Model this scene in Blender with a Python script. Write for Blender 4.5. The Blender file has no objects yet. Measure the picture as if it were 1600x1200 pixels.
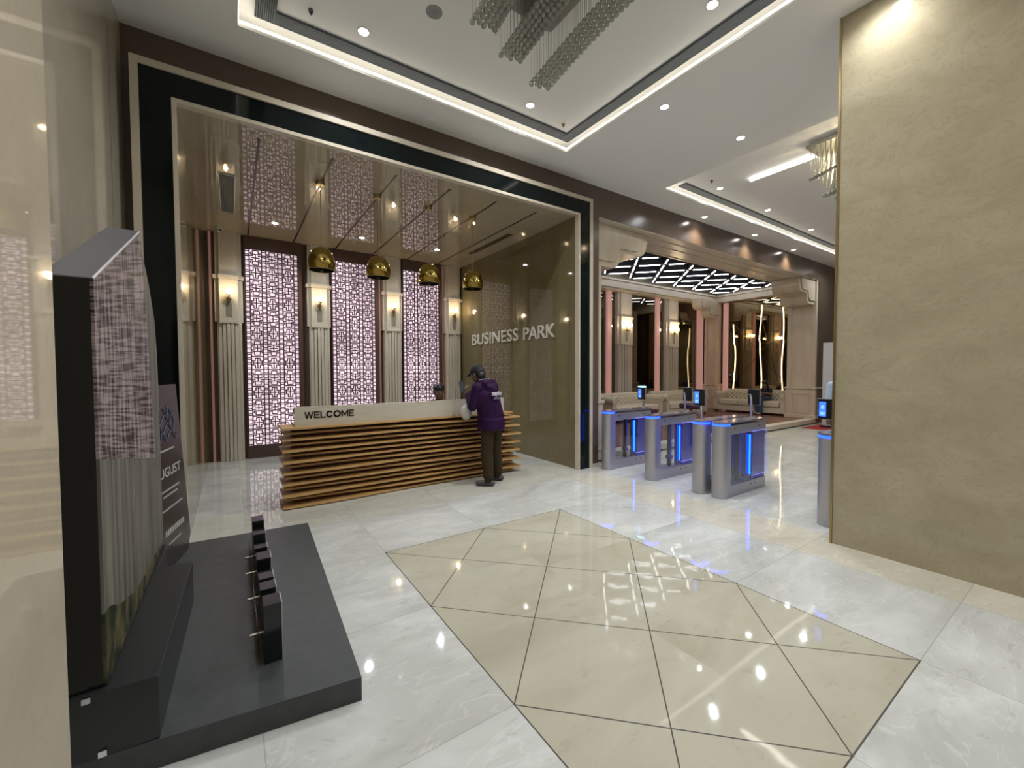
import bpy, bmesh, math, random
from mathutils import Vector, Matrix, Quaternion
random.seed(7)
PI = math.pi
C = bpy.context.scene.collection
SC = bpy.context.scene

# ---------------------------------------------------------------- camera, world, exposure
EYE = 1.6
def make_camera():
    cd = bpy.data.cameras.new('camera'); cam = bpy.data.objects.new('camera', cd); C.objects.link(cam)
    cd.sensor_fit = 'HORIZONTAL'; cd.sensor_width = 36.0; cd.lens = 36.0 * 648.0 / 1600.0; cd.clip_start = 0.02
    p, y, r = math.radians(1.827), math.radians(34.0), -0.0037
    fw = Vector((math.sin(y) * math.cos(p), math.cos(y) * math.cos(p), -math.sin(p)))
    rt = Vector((math.cos(y), -math.sin(y), 0)); up = rt.cross(fw)
    r2 = rt * math.cos(r) + up * math.sin(r); u2 = -rt * math.sin(r) + up * math.cos(r)
    m = Matrix.Identity(4)
    for i in range(3):
        m[i][0] = r2[i]; m[i][1] = u2[i]; m[i][2] = -fw[i]
    m[0][3], m[1][3], m[2][3] = 0, 0, EYE
    cam.matrix_world = m
    SC.camera = cam
make_camera()
w = bpy.data.worlds.new('world'); SC.world = w; w.use_nodes = True
w.node_tree.nodes['Background'].inputs[0].default_value = (0.75, 0.8, 0.9, 1)
w.node_tree.nodes['Background'].inputs[1].default_value = 0.25
SC.view_settings.view_transform = 'Standard'; SC.view_settings.look = 'None'
SC.view_settings.exposure = 0.58; SC.view_settings.gamma = 1.0
SC.view_settings.use_curve_mapping = False
SPOT_W = 88.0        # one ceiling downlight
LED = 3.2           # ceiling cove strips

# ---------------------------------------------------------------- materials
MATS = {}
def srgb(r, g, b):
    f = lambda c: (c / 255) / 12.92 if c / 255 <= 0.04045 else (((c / 255) + 0.055) / 1.055) ** 2.4
    return (f(r), f(g), f(b), 1)
def mat(name, col, rough=0.5, metal=0.0, emit=None, es=0.0, spec=0.5, trans=0.0, ior=1.5, coat=0.0, bump=0.0, bscale=20.0, var=0.0, vscale=3.0):
    if name in MATS: return MATS[name]
    m = bpy.data.materials.new(name); m.use_nodes = True; nt = m.node_tree; b = nt.nodes['Principled BSDF']
    b.inputs['Base Color'].default_value = col; b.inputs['Roughness'].default_value = rough
    b.inputs['Metallic'].default_value = metal; b.inputs['Specular IOR Level'].default_value = spec
    b.inputs['Transmission Weight'].default_value = trans; b.inputs['IOR'].default_value = ior
    b.inputs['Coat Weight'].default_value = coat; b.inputs['Coat Roughness'].default_value = 0.05
    if emit:
        b.inputs['Emission Color'].default_value = emit; b.inputs['Emission Strength'].default_value = es
    tc = None
    if bump or var:
        tc = nt.nodes.new('ShaderNodeTexCoord')
    if bump:
        n = nt.nodes.new('ShaderNodeTexNoise'); n.inputs['Scale'].default_value = bscale; n.inputs['Detail'].default_value = 3
        bp = nt.nodes.new('ShaderNodeBump'); bp.inputs['Strength'].default_value = bump; bp.inputs['Distance'].default_value = 0.02
        nt.links.new(tc.outputs['Object'], n.inputs['Vector']); nt.links.new(n.outputs['Fac'], bp.inputs['Height'])
        nt.links.new(bp.outputs['Normal'], b.inputs['Normal'])
    if var:
        n = nt.nodes.new('ShaderNodeTexNoise'); n.inputs['Scale'].default_value = vscale; n.inputs['Detail'].default_value = 6
        mp = nt.nodes.new('ShaderNodeMapRange'); mp.inputs[1].default_value = 0.3; mp.inputs[2].default_value = 0.7
        mp.inputs[3].default_value = 1 - var; mp.inputs[4].default_value = 1 + var
        mx = nt.nodes.new('ShaderNodeVectorMath'); mx.operation = 'SCALE'; mx.inputs[0].default_value = col[:3]
        nt.links.new(tc.outputs['Object'], n.inputs['Vector']); nt.links.new(n.outputs['Fac'], mp.inputs[0])
        nt.links.new(mp.outputs[0], mx.inputs['Scale']); nt.links.new(mx.outputs[0], b.inputs['Base Color'])
    MATS[name] = m
    return m
def marble(name, c1, c2, vein, rough=0.06, scale=1.6, stretch=(1, 1, 1), veinw=0.35, bump=0.0, joints=None):
    """clouded stone with thin veins; joints: list of (axis, step, offset) dark seams"""
    if name in MATS: return MATS[name]
    m = bpy.data.materials.new(name); m.use_nodes = True; nt = m.node_tree; b = nt.nodes['Principled BSDF']; L = nt.links.new
    tc = nt.nodes.new('ShaderNodeTexCoord'); mp = nt.nodes.new('ShaderNodeMapping'); mp.inputs['Scale'].default_value = stretch
    L(tc.outputs['Object'], mp.inputs[0])
    n = nt.nodes.new('ShaderNodeTexNoise'); n.inputs['Scale'].default_value = scale; n.inputs['Detail'].default_value = 8; n.inputs['Distortion'].default_value = 0.6
    L(mp.outputs[0], n.inputs['Vector'])
    cr = nt.nodes.new('ShaderNodeValToRGB'); cr.color_ramp.elements[0].position = 0.3; cr.color_ramp.elements[1].position = 0.7
    cr.color_ramp.elements[0].color = c1; cr.color_ramp.elements[1].color = c2; L(n.outputs['Fac'], cr.inputs[0])
    n2 = nt.nodes.new('ShaderNodeTexNoise'); n2.inputs['Scale'].default_value = scale * 2.2; n2.inputs['Detail'].default_value = 6; n2.inputs['Distortion'].default_value = 2.0
    L(mp.outputs[0], n2.inputs['Vector'])
    r2 = nt.nodes.new('ShaderNodeValToRGB'); e = r2.color_ramp.elements
    e[0].position = 0.47; e[0].color = (0, 0, 0, 1); e[1].position = 0.5; e[1].color = (1, 1, 1, 1)
    k = e.new(0.53); k.color = (0, 0, 0, 1)
    L(n2.outputs['Fac'], r2.inputs[0])
    mul = nt.nodes.new('ShaderNodeMath'); mul.operation = 'MULTIPLY'; mul.inputs[1].default_value = veinw; L(r2.outputs[0], mul.inputs[0])
    mx = nt.nodes.new('ShaderNodeMixRGB'); mx.inputs[2].default_value = vein; L(mul.outputs[0], mx.inputs[0]); L(cr.outputs[0], mx.inputs[1])
    out = mx.outputs[0]
    if joints:
        sp = nt.nodes.new('ShaderNodeSeparateXYZ'); L(tc.outputs['Object'], sp.inputs[0])
        for ax, pos, wd in joints:
            s = nt.nodes.new('ShaderNodeMath'); s.operation = 'SUBTRACT'; s.inputs[1].default_value = pos; L(sp.outputs[ax], s.inputs[0])
            a = nt.nodes.new('ShaderNodeMath'); a.operation = 'ABSOLUTE'; L(s.outputs[0], a.inputs[0])
            t = nt.nodes.new('ShaderNodeMath'); t.operation = 'LESS_THAN'; t.inputs[1].default_value = wd; L(a.outputs[0], t.inputs[0])
            q = nt.nodes.new('ShaderNodeMixRGB'); q.inputs[2].default_value = (c1[0] * .35, c1[1] * .35, c1[2] * .35, 1)
            L(t.outputs[0], q.inputs[0]); L(out, q.inputs[1]); out = q.outputs[0]
    L(out, b.inputs['Base Color']); b.inputs['Roughness'].default_value = rough
    if bump:
        n3 = nt.nodes.new('ShaderNodeTexNoise'); n3.inputs['Scale'].default_value = 9; n3.inputs['Detail'].default_value = 1
        bp = nt.nodes.new('ShaderNodeBump'); bp.inputs['Strength'].default_value = bump; bp.inputs['Distance'].default_value = 0.004
        L(tc.outputs['Object'], n3.inputs['Vector']); L(n3.outputs['Fac'], bp.inputs['Height']); L(bp.outputs['Normal'], b.inputs['Normal'])
    MATS[name] = m
    return m

def floor_material():
    """polished floor: pale square slabs, a beige rectangle of slabs laid diagonally, beige border bands, thin joints"""
    m = bpy.data.materials.new('floor_marble'); m.use_nodes = True; nt = m.node_tree; b = nt.nodes['Principled BSDF']; L = nt.links.new
    tc = nt.nodes.new('ShaderNodeTexCoord'); sp = nt.nodes.new('ShaderNodeSeparateXYZ'); L(tc.outputs['Object'], sp.inputs[0])
    def M(op, a, c=None, clamp=False):
        n = nt.nodes.new('ShaderNodeMath'); n.operation = op; n.use_clamp = clamp
        for i, v in enumerate((a, c)):
            if v is None: continue
            if isinstance(v, (int, float)): n.inputs[i].default_value = v
            else: L(v, n.inputs[i])
        return n.outputs[0]
    X, Y = sp.outputs[0], sp.outputs[1]
    U = 1.0078; X0, Y0 = 3.104, 3.62
    def line(coord, off, step, wd):           # 1 on joints
        t = M('DIVIDE', M('SUBTRACT', coord, off), step)
        f = M('ABSOLUTE', M('SUBTRACT', M('FRACT', M('ADD', t, 0.5)), 0.5))
        return M('LESS_THAN', f, wd / step)
    def inside(x0, x1, y0, y1):
        a = M('MULTIPLY', M('GREATER_THAN', X, x0), M('LESS_THAN', X, x1))
        c = M('MULTIPLY', M('GREATER_THAN', Y, y0), M('LESS_THAN', Y, y1))
        return M('MULTIPLY', a, c)
    rect = inside(X0 - 2 * U, X0, Y0 - 3 * U, Y0)
    rbig = inside(X0 - 2 * U - .0035, X0 + .0035, Y0 - 3 * U - .0035, Y0 + .0035)
    D = U / math.sqrt(2)
    ud = M('DIVIDE', M('ADD', M('SUBTRACT', X, X0), M('SUBTRACT', Y, Y0)), math.sqrt(2))
    vd = M('DIVIDE', M('SUBTRACT', M('SUBTRACT', X, X0), M('SUBTRACT', Y, Y0)), math.sqrt(2))
    diag = M('MAXIMUM', line(ud, 0, D, .0034), line(vd, 0, D, .0034))
    sq = M('MAXIMUM', line(X, X0, U, .0022), line(Y, Y0, U, .0022))
    edge = M('MULTIPLY', rbig, M('SUBTRACT', 1, inside(X0 - 2 * U + .0035, X0 - .0035, Y0 - 3 * U + .0035, Y0 - .0035)))
    dark = M('MAXIMUM', M('MULTIPLY', rect, diag), edge)
    light = M('MULTIPLY', M('SUBTRACT', 1, rbig), sq)
    notrect = M('SUBTRACT', 1, M('MULTIPLY', rect, .95))
    # slab tone changes from slab to slab
    wn = nt.nodes.new('ShaderNodeTexWhiteNoise'); wn.noise_dimensions = '2D'
    cx = nt.nodes.new('ShaderNodeCombineXYZ')
    fx = M('FLOOR', M('DIVIDE', M('SUBTRACT', X, X0), U)); fy = M('FLOOR', M('DIVIDE', M('SUBTRACT', Y, Y0), U))
    L(fx, cx.inputs[0]); L(fy, cx.inputs[1]); L(cx.outputs[0], wn.inputs[0])
    mp = nt.nodes.new('ShaderNodeMapping'); mp.inputs['Scale'].default_value = (0.55, 1.2, 1); mp.inputs['Rotation'].default_value = (0, 0, .5)
    L(tc.outputs['Object'], mp.inputs[0])
    ofs = nt.nodes.new('ShaderNodeVectorMath'); ofs.operation = 'MULTIPLY_ADD'; L(wn.outputs['Color'], ofs.inputs[0]); ofs.inputs[1].default_value = (7, 7, 0); L(mp.outputs[0], ofs.inputs[2])
    n = nt.nodes.new('ShaderNodeTexNoise'); n.inputs['Scale'].default_value = 1.7; n.inputs['Detail'].default_value = 9; n.inputs['Roughness'].default_value = .62; n.inputs['Distortion'].default_value = .8
    L(ofs.outputs[0], n.inputs['Vector'])
    def ramp(fac, st):
        r = nt.nodes.new('ShaderNodeValToRGB'); e = r.color_ramp.elements
        e[0].position, e[0].color = st[0]; e[1].position, e[1].color = st[-1]
        for p, c in st[1:-1]:
            q = e.new(p); q.color = c
        L(fac, r.inputs[0]); return r.outputs[0]
    grey = ramp(n.outputs['Fac'], [(.25, (.42, .42, .385, 1)), (.5, (.54, .545, .51, 1)), (.7, (.66, .665, .635, 1))])
    bei = ramp(n.outputs['Fac'], [(.25, (.38, .35, .265, 1)), (.5, (.46, .43, .335, 1)), (.72, (.51, .485, .39, 1))])
    n2 = nt.nodes.new('ShaderNodeTexNoise'); n2.inputs['Scale'].default_value = 2.4; n2.inputs['Detail'].default_value = 8; n2.inputs['Distortion'].default_value = 1.8
    L(ofs.outputs[0], n2.inputs['Vector'])
    vein = ramp(n2.outputs['Fac'], [(.485, (0, 0, 0, 1)), (.5, (.35, .35, .35, 1)), (.515, (0, 0, 0, 1))])
    n4 = nt.nodes.new('ShaderNodeTexNoise'); n4.inputs['Scale'].default_value = 13; n4.inputs['Detail'].default_value = 8; n4.inputs['Distortion'].default_value = 1.2
    L(ofs.outputs[0], n4.inputs['Vector'])
    crack = ramp(n4.outputs['Fac'], [(.32, (.20, .20, .20, 1)), (.37, (0, 0, 0, 1)), (.9, (0, 0, 0, 1))])
    def mix(f, a, c):
        q = nt.nodes.new('ShaderNodeMixRGB')
        L(f, q.inputs[0])
        for i, v in ((1, a), (2, c)):
            if isinstance(v, tuple): q.inputs[i].default_value = v
            else: L(v, q.inputs[i])
        return q.outputs[0]
    cream = ramp(n.outputs['Fac'], [(.25, (.46, .42, .33, 1)), (.5, (.56, .52, .42, 1)), (.72, (.63, .595, .50, 1))])
    band2 = ramp(n.outputs['Fac'], [(.25, (.44, .42, .355, 1)), (.5, (.53, .52, .45, 1)), (.72, (.60, .595, .53, 1))])
    col = mix(rect, grey, bei); col = mix(inside(X0 + U, 4.75, -9, Y0 + U), col, cream); col = mix(inside(-2, 20, Y0 + U, 5.6), col, band2)
    vsep = nt.nodes.new('ShaderNodeRGBToBW'); L(vein, vsep.inputs[0])
    col = mix(M('MULTIPLY', vsep.outputs[0], notrect), col, (.74, .75, .71, 1))
    col = mix(crack, col, (.30, .25, .19, 1))
    col = mix(M('MULTIPLY', light, .55), col, (.26, .24, .21, 1))
    col = mix(dark, col, (.09, .08, .075, 1))
    L(col, b.inputs['Base Color']); b.inputs['Roughness'].default_value = 0.045; b.inputs['IOR'].default_value = 1.5
    n3 = nt.nodes.new('ShaderNodeTexNoise'); n3.inputs['Scale'].default_value = 7; n3.inputs['Detail'].default_value = 1
    bp = nt.nodes.new('ShaderNodeBump'); bp.inputs['Strength'].default_value = .12; bp.inputs['Distance'].default_value = 0.004
    L(tc.outputs['Object'], n3.inputs['Vector']); L(n3.outputs['Fac'], bp.inputs['Height']); L(bp.outputs['Normal'], b.inputs['Normal'])
    return m

def wood_mat(name, c1, c2, rough=.35, scale=(1, 12, 12), planks=None):
    if name in MATS: return MATS[name]
    m = bpy.data.materials.new(name); m.use_nodes = True; nt = m.node_tree; b = nt.nodes['Principled BSDF']; L = nt.links.new
    tc = nt.nodes.new('ShaderNodeTexCoord'); mp = nt.nodes.new('ShaderNodeMapping'); mp.inputs['Scale'].default_value = scale
    L(tc.outputs['Object'], mp.inputs[0])
    n = nt.nodes.new('ShaderNodeTexNoise'); n.inputs['Scale'].default_value = 3; n.inputs['Detail'].default_value = 6; L(mp.outputs[0], n.inputs['Vector'])
    cr = nt.nodes.new('ShaderNodeValToRGB'); cr.color_ramp.elements[0].position = .35; cr.color_ramp.elements[1].position = .65
    cr.color_ramp.elements[0].color = c1; cr.color_ramp.elements[1].color = c2; L(n.outputs['Fac'], cr.inputs[0]); L(cr.outputs[0], b.inputs['Base Color'])
    b.inputs['Roughness'].default_value = rough
    MATS[name] = m; return m

BEIGE = lambda: marble('polished_beige_marble', (.55, .475, .36, 1), (.64, .56, .43, 1), (.52, .46, .36, 1), rough=.03, scale=1.1, veinw=.25)
TRAV = lambda: marble('travertine', (.60, .535, .43, 1), (.72, .655, .54, 1), (.50, .44, .35, 1), rough=.28, scale=1.6, stretch=(3, 3, .55), veinw=.25)
brown = mat('brown_wall', (.12, .085, .065, 1), rough=.22, var=.08, vscale=2)
black_glass = mat('black_glass', (.005, .008, .008, 1), rough=.08, spec=.25)
plaster = mat('ceiling_plaster', (.88, .88, .86, 1), rough=.7)
gold = mat('gold_metal', (.55, .42, .12, 1), rough=.1, metal=1)
brass = mat('brushed_brass', (.42, .33, .16, 1), rough=.3, metal=1)
chrome = mat('chrome', (.75, .75, .77, 1), rough=.12, metal=1)
steel = mat('brushed_steel', (.50, .49, .53, 1), rough=.42, metal=.85)
steel_dark = mat('dark_steel', (.12, .12, .14, 1), rough=.35, metal=1)
black_paint = mat('black_matt', (.012, .013, .014, 1), rough=.45)
warm_led = mat('warm_led_strip', (1, .9, .7, 1), emit=(1, .92, .78, 1), es=LED)
lamp_em = mat('downlight_lens', (1, 1, 1, 1), emit=(1, .98, .95, 1), es=40)
white_tube = mat('white_led_tube', (1, 1, 1, 1), emit=(.93, .95, 1, 1), es=6)

# ---------------------------------------------------------------- mesh helpers
class MB:
    def __init__(s): s.v = []; s.f = []; s.sm = []
    def add(s, vs, fs, smooth=False):
        o = len(s.v); s.v += [tuple(map(float, v)) for v in vs]
        for f in fs: s.f.append(tuple(i + o for i in f)); s.sm.append(smooth)
        return s
    def box(s, x0, x1, y0, y1, z0, z1, M=None):
        vs = [Vector((x, y, z)) for z in (z0, z1) for y in (y0, y1) for x in (x0, x1)]
        if M: vs = [M @ v for v in vs]
        return s.add(vs, [(0, 2, 3, 1), (4, 5, 7, 6), (0, 1, 5, 4), (2, 6, 7, 3), (0, 4, 6, 2), (1, 3, 7, 5)])
    def bar(s, a, b, w, h=None, up=(0, 0, 1)):
        a = Vector(a); b = Vector(b); d = (b - a); l = d.length; d.normalize(); h = h or w
        u = Vector(up)
        if abs(d.dot(u)) > .99: u = Vector((1, 0, 0))
        r = d.cross(u).normalized(); u = r.cross(d)
        vs = []
        for p in (a, b):
            for q, t in ((-1, -1), (1, -1), (1, 1), (-1, 1)): vs.append(p + r * q * w / 2 + u * t * h / 2)
        return s.add(vs, [(0, 3, 2, 1), (4, 5, 6, 7), (0, 1, 5, 4), (1, 2, 6, 5), (2, 3, 7, 6), (3, 0, 4, 7)])
    def tube(s, pts, r, n=8, cap=True):
        pts = [Vector(p) for p in pts]; rs = r if isinstance(r, (list, tuple)) else [r] * len(pts)
        vs = []; ring = None
        for i, p in enumerate(pts):
            d = (pts[min(i + 1, len(pts) - 1)] - pts[max(i - 1, 0)]).normalized()
            u = Vector((0, 0, 1)) if abs(d.z) < .95 else Vector((1, 0, 0))
            a = d.cross(u).normalized(); b = a.cross(d)
            if ring is not None and a.dot(ring) < 0: a = -a; b = -b
            ring = a
            for k in range(n):
                t = 2 * PI * k / n; vs.append(p + (a * math.cos(t) + b * math.sin(t)) * rs[i])
        fs = []
        for i in range(len(pts) - 1):
            for k in range(n):
                k2 = (k + 1) % n; fs.append((i * n + k, i * n + k2, (i + 1) * n + k2, (i + 1) * n + k))
        s.add(vs, fs, True)
        if cap:
            o = len(s.v) - len(vs); s.f.append(tuple(o + k for k in range(n))[::-1]); s.sm.append(False)
            e = len(s.v) - n; s.f.append(tuple(e + k for k in range(n))); s.sm.append(False)
        return s
    def lathe(s, prof, c=(0, 0, 0), n=24, axis='z', sx=1, sy=1, smooth=True):
        vs = []; c = Vector(c)
        for r, z in prof:
            for k in range(n):
                t = 2 * PI * k / n; x, y = r * math.cos(t) * sx, r * math.sin(t) * sy
                v = Vector((x, y, z)) if axis == 'z' else (Vector((z, x, y)) if axis == 'x' else Vector((y, z, x)))
                vs.append(c + v)
        fs = []
        for i in range(len(prof) - 1):
            for k in range(n):
                k2 = (k + 1) % n; fs.append((i * n + k, i * n + k2, (i + 1) * n + k2, (i + 1) * n + k))
        return s.add(vs, fs, smooth)
    def cyl(s, c, r, z0, z1, n=24, axis='z'):
        s.lathe([(r, z0), (r, z1)], c, n, axis)
        o = len(s.v) - 2 * n
        s.f.append(tuple(o + k for k in range(n))[::-1]); s.sm.append(False)
        s.f.append(tuple(o + n + k for k in range(n))); s.sm.append(False)
        return s
    def prism(s, poly, a, b, axis='z', smooth=False):
        """poly of 2D points; axis z: (x,y) x: (y,z) y: (x,z)"""
        def P(p, t): return (p[0], p[1], t) if axis == 'z' else ((t, p[0], p[1]) if axis == 'x' else (p[0], t, p[1]))
        n = len(poly); vs = [P(p, a) for p in poly] + [P(p, b) for p in poly]
        fs = [(i, (i + 1) % n, n + (i + 1) % n, n + i) for i in range(n)]
        s.add(vs, fs, smooth)
        o = len(s.v) - 2 * n
        s.f.append(tuple(o + i for i in range(n))[::-1]); s.sm.append(False)
        s.f.append(tuple(o + n + i for i in range(n))); s.sm.append(False)
        return s
    def ell(s, c, r, n=16, m=10, M=None):
        c = Vector(c); vs = []
        for i in range(m + 1):
            ph = PI * i / m
            for k in range(n):
                t = 2 * PI * k / n; v = Vector((r[0] * math.sin(ph) * math.cos(t), r[1] * math.sin(ph) * math.sin(t), r[2] * math.cos(ph)))
                if M: v = M @ v
                vs.append(c + v)
        fs = []
        for i in range(m):
            for k in range(n):
                k2 = (k + 1) % n; fs.append((i * n + k, (i + 1) * n + k, (i + 1) * n + k2, i * n + k2))
        return s.add(vs, fs, True)
    def cap(s, a, b, ra, rb, n=12):
        a = Vector(a); b = Vector(b); d = (b - a); l = d.length
        if l < 1e-6: return s.ell(a, (ra,) * 3)
        d.normalize(); pts = []; rs = []
        for i in range(5):
            t = PI / 2 * i / 4; pts.append(a - d * ra * math.cos(t)); rs.append(max(ra * math.sin(t), .0005))
        for i in range(1, 5):
            t = PI / 2 * i / 4; pts.append(b + d * rb * math.sin(t)); rs.append(max(rb * math.cos(t), .0005))
        pts.insert(5, b); rs.insert(5, rb)
        u = Vector((0, 0, 1)) if abs(d.z) < .9 else Vector((1, 0, 0)); x = d.cross(u).normalized(); y = x.cross(d); vs = []
        for p, r in zip(pts, rs):
            for k in range(n):
                t = 2 * PI * k / n; vs.append(p + (x * math.cos(t) + y * math.sin(t)) * r)
        fs = []
        for i in range(len(pts) - 1):
            for k in range(n):
                k2 = (k + 1) % n; fs.append((i * n + k, i * n + k2, (i + 1) * n + k2, (i + 1) * n + k))
        o = len(s.v); s.add(vs, fs, True)
        s.f.append(tuple(o + k for k in range(n))[::-1]); s.sm.append(True)
        s.f.append(tuple(o + len(vs) - n + k for k in range(n))); s.sm.append(True)
        return s
    def mesh(s, name, sharp=40):
        me = bpy.data.meshes.new(name); me.from_pydata(s.v, [], s.f)
        bm = bmesh.new(); bm.from_mesh(me)
        bmesh.ops.recalc_face_normals(bm, faces=bm.faces); bm.to_mesh(me); bm.free()
        if any(s.sm):
            me.polygons.foreach_set('use_smooth', [True] * len(me.polygons))
            me.set_sharp_from_angle(angle=math.radians(sharp))
        return me
    def build(s, name, m, parent=None, bevel=0, sharp=40):
        o = bpy.data.objects.new(name, s.mesh(name, sharp)); C.objects.link(o)
        o.data.materials.append(m)
        if parent is not None: attach(o, parent)
        if bevel:
            md = o.modifiers.new('bevel', 'BEVEL'); md.width = bevel; md.segments = 2; md.limit_method = 'ANGLE'; md.harden_normals = False
        return o
LOC = {}
def attach(o, p):
    o.parent = p
    if p.name in LOC: o.matrix_parent_inverse = Matrix.Translation(-LOC[p.name])
def thing(name, label, cat, loc, group=None, **kw):
    o = bpy.data.objects.new(name, None); C.objects.link(o); o.location = loc; LOC[o.name] = Vector(loc)
    o.empty_display_size = .05
    return tag(o, label, cat, group)
def tag(o, label=None, cat=None, group=None, kind=None):
    if label: o['label'] = label
    if cat: o['category'] = cat
    if group: o['group'] = group
    if kind: o['kind'] = kind
    return o
def struct(name, mb, m, label=None, bevel=0):
    o = mb.build(name, m, bevel=bevel); o['kind'] = 'structure'
    if label: o['label'] = label
    return o
def dup(root, loc, rz=0, label=None, group=None):
    r = root.copy(); C.objects.link(r); r.location = loc; r.rotation_euler = (0, 0, rz)
    if label: r['label'] = label
    if group: r['group'] = group
    for ch in list(root.children):
        c = ch.copy(); C.objects.link(c); c.parent = r; c.matrix_parent_inverse = ch.matrix_parent_inverse.copy()
        for g in list(ch.children):
            d = g.copy(); C.objects.link(d); d.parent = c; d.matrix_parent_inverse = g.matrix_parent_inverse.copy()
    return r
def lamp(kind, name, loc, energy, color, parent, size=.05, spot=None, blend=.5, target=None):
    l = bpy.data.lights.new(name, kind); l.energy = energy; l.color = color
    if kind != 'AREA': l.shadow_soft_size = size
    if kind == 'SPOT': l.spot_size = math.radians(spot); l.spot_blend = blend
    o = bpy.data.objects.new(name, l); C.objects.link(o); o.location = loc
    if parent is not None: attach(o, parent)
    return o
def text(s, name, m, M, size, extrude=.004, bold=0.0, parent=None, space=1.0, width=None):
    cu = bpy.data.curves.new(name, 'FONT'); cu.body = s; cu.size = size; cu.extrude = extrude; cu.offset = bold; cu.space_character = space
    cu.resolution_u = 3
    t = bpy.data.objects.new(name + '_tmp', cu); C.objects.link(t)
    bpy.context.view_layer.update()
    dg = bpy.context.evaluated_depsgraph_get(); me = bpy.data.meshes.new_from_object(t.evaluated_get(dg))
    bpy.data.objects.remove(t); bpy.data.curves.remove(cu)
    xs = [v.co.x for v in me.vertices]; ys = [v.co.y for v in me.vertices]
    k = (width / (max(xs) - min(xs))) if width else 1.0; x0 = min(xs)
    for v in me.vertices: v.co = M @ Vector(((v.co.x - x0) * k, v.co.y, v.co.z))
    me.name = name
    o = bpy.data.objects.new(name, me); C.objects.link(o); me.materials.clear(); me.materials.append(m)
    if parent is not None: attach(o, parent)
    return o
def frameM(o, ex, ey, ez):
    m = Matrix.Identity(4)
    for i in range(3): m[i][0] = ex[i]; m[i][1] = ey[i]; m[i][2] = ez[i]; m[i][3] = o[i]
    return m

# ---------------------------------------------------------------- the shell
ZC = 4.72; ZT = 4.88         # ceiling, tray ceiling
YW = 5.10                    # brown wall plane
NX0, NX1, NY1, NZ = -.37, 4.605, 9.05, 4.07   # reception niche
LX0, LX1, LY1 = 5.24, 15.3, 9.0               # lounge

fl = MB().add([(-1.6, -4.2, 0), (19, -4.2, 0), (19, 9.3, 0), (-1.6, 9.3, 0), (-1.6, -4.2, -.1), (19, -4.2, -.1), (19, 9.3, -.1), (-1.6, 9.3, -.1)],
              [(0, 1, 2, 3), (7, 6, 5, 4), (0, 4, 5, 1), (1, 5, 6, 2), (2, 6, 7, 3), (3, 7, 4, 0)])
struct('floor', fl, floor_material())

# main ceiling with two tray openings
T1 = (.108, 4.03, -.6, 4.56); T2 = (6.23, 15.6, .2, 4.53)
c = MB()
for x0, x1, y0, y1 in ((-1.6, T1[0], -4.2, YW), (T1[1], T2[0], -4.2, YW), (T2[1], 19, -4.2, YW),
                       (T1[0], T1[1], -4.2, T1[2]), (T1[0], T1[1], T1[3], YW), (T2[0], T2[1], -4.2, T2[2]), (T2[0], T2[1], T2[3], YW)):
    c.box(x0, x1, y0, y1, ZC, ZC + .035)
struct('ceiling', c, plaster)
for nm, T in (('ceiling_1', T1), ('ceiling_2', T2)):
    c = MB(); e = .17
    c.box(T[0] - e, T[1] + e, T[2] - e, T[3] + e, ZT, ZT + .03)
    for x0, x1, y0, y1 in ((T[0] - e - .02, T[0] - e, T[2] - e, T[3] + e), (T[1] + e, T[1] + e + .02, T[2] - e, T[3] + e),
                           (T[0] - e - .02, T[1] + e + .02, T[2] - e - .02, T[2] - e), (T[0] - e - .02, T[1] + e + .02, T[3] + e, T[3] + e + .02)):
        c.box(x0, x1, y0, y1, ZC + .035, ZT + .03)
    struct(nm, c, plaster)
def cove(T, sides, label):
    t = thing('cove_light_strip', label, 'strip light', ((T[0] + T[1]) / 2, T[3], ZC + .04))
    d = .012; z0, z1 = ZC + .036, ZC + .054
    for s in sides:
        m = MB()
        if s == 'N': m.box(T[0], T[1], T[3] - .006, T[3] + .014, z0, z1)
        if s == 'S': m.box(T[0], T[1], T[2] - .014, T[2] + .006, z0, z1)
        if s == 'W': m.box(T[0] - .014, T[0] + .006, T[2], T[3], z0, z1)
        if s == 'E': m.box(T[1] - .006, T[1] + .014, T[2], T[3], z0, z1)
        if s == 'w': m.box(T[0] - .16, T[0] - .14, T[2], T[3], z0, z1)
        m.build('led_strip', warm_led, t)
    return t
cove(T1, 'NWES', 'warm white light strip round the tray with the large chandelier')
cove(T2, 'NEw', 'warm white light strip along the far ceiling tray above the turnstiles')

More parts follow.
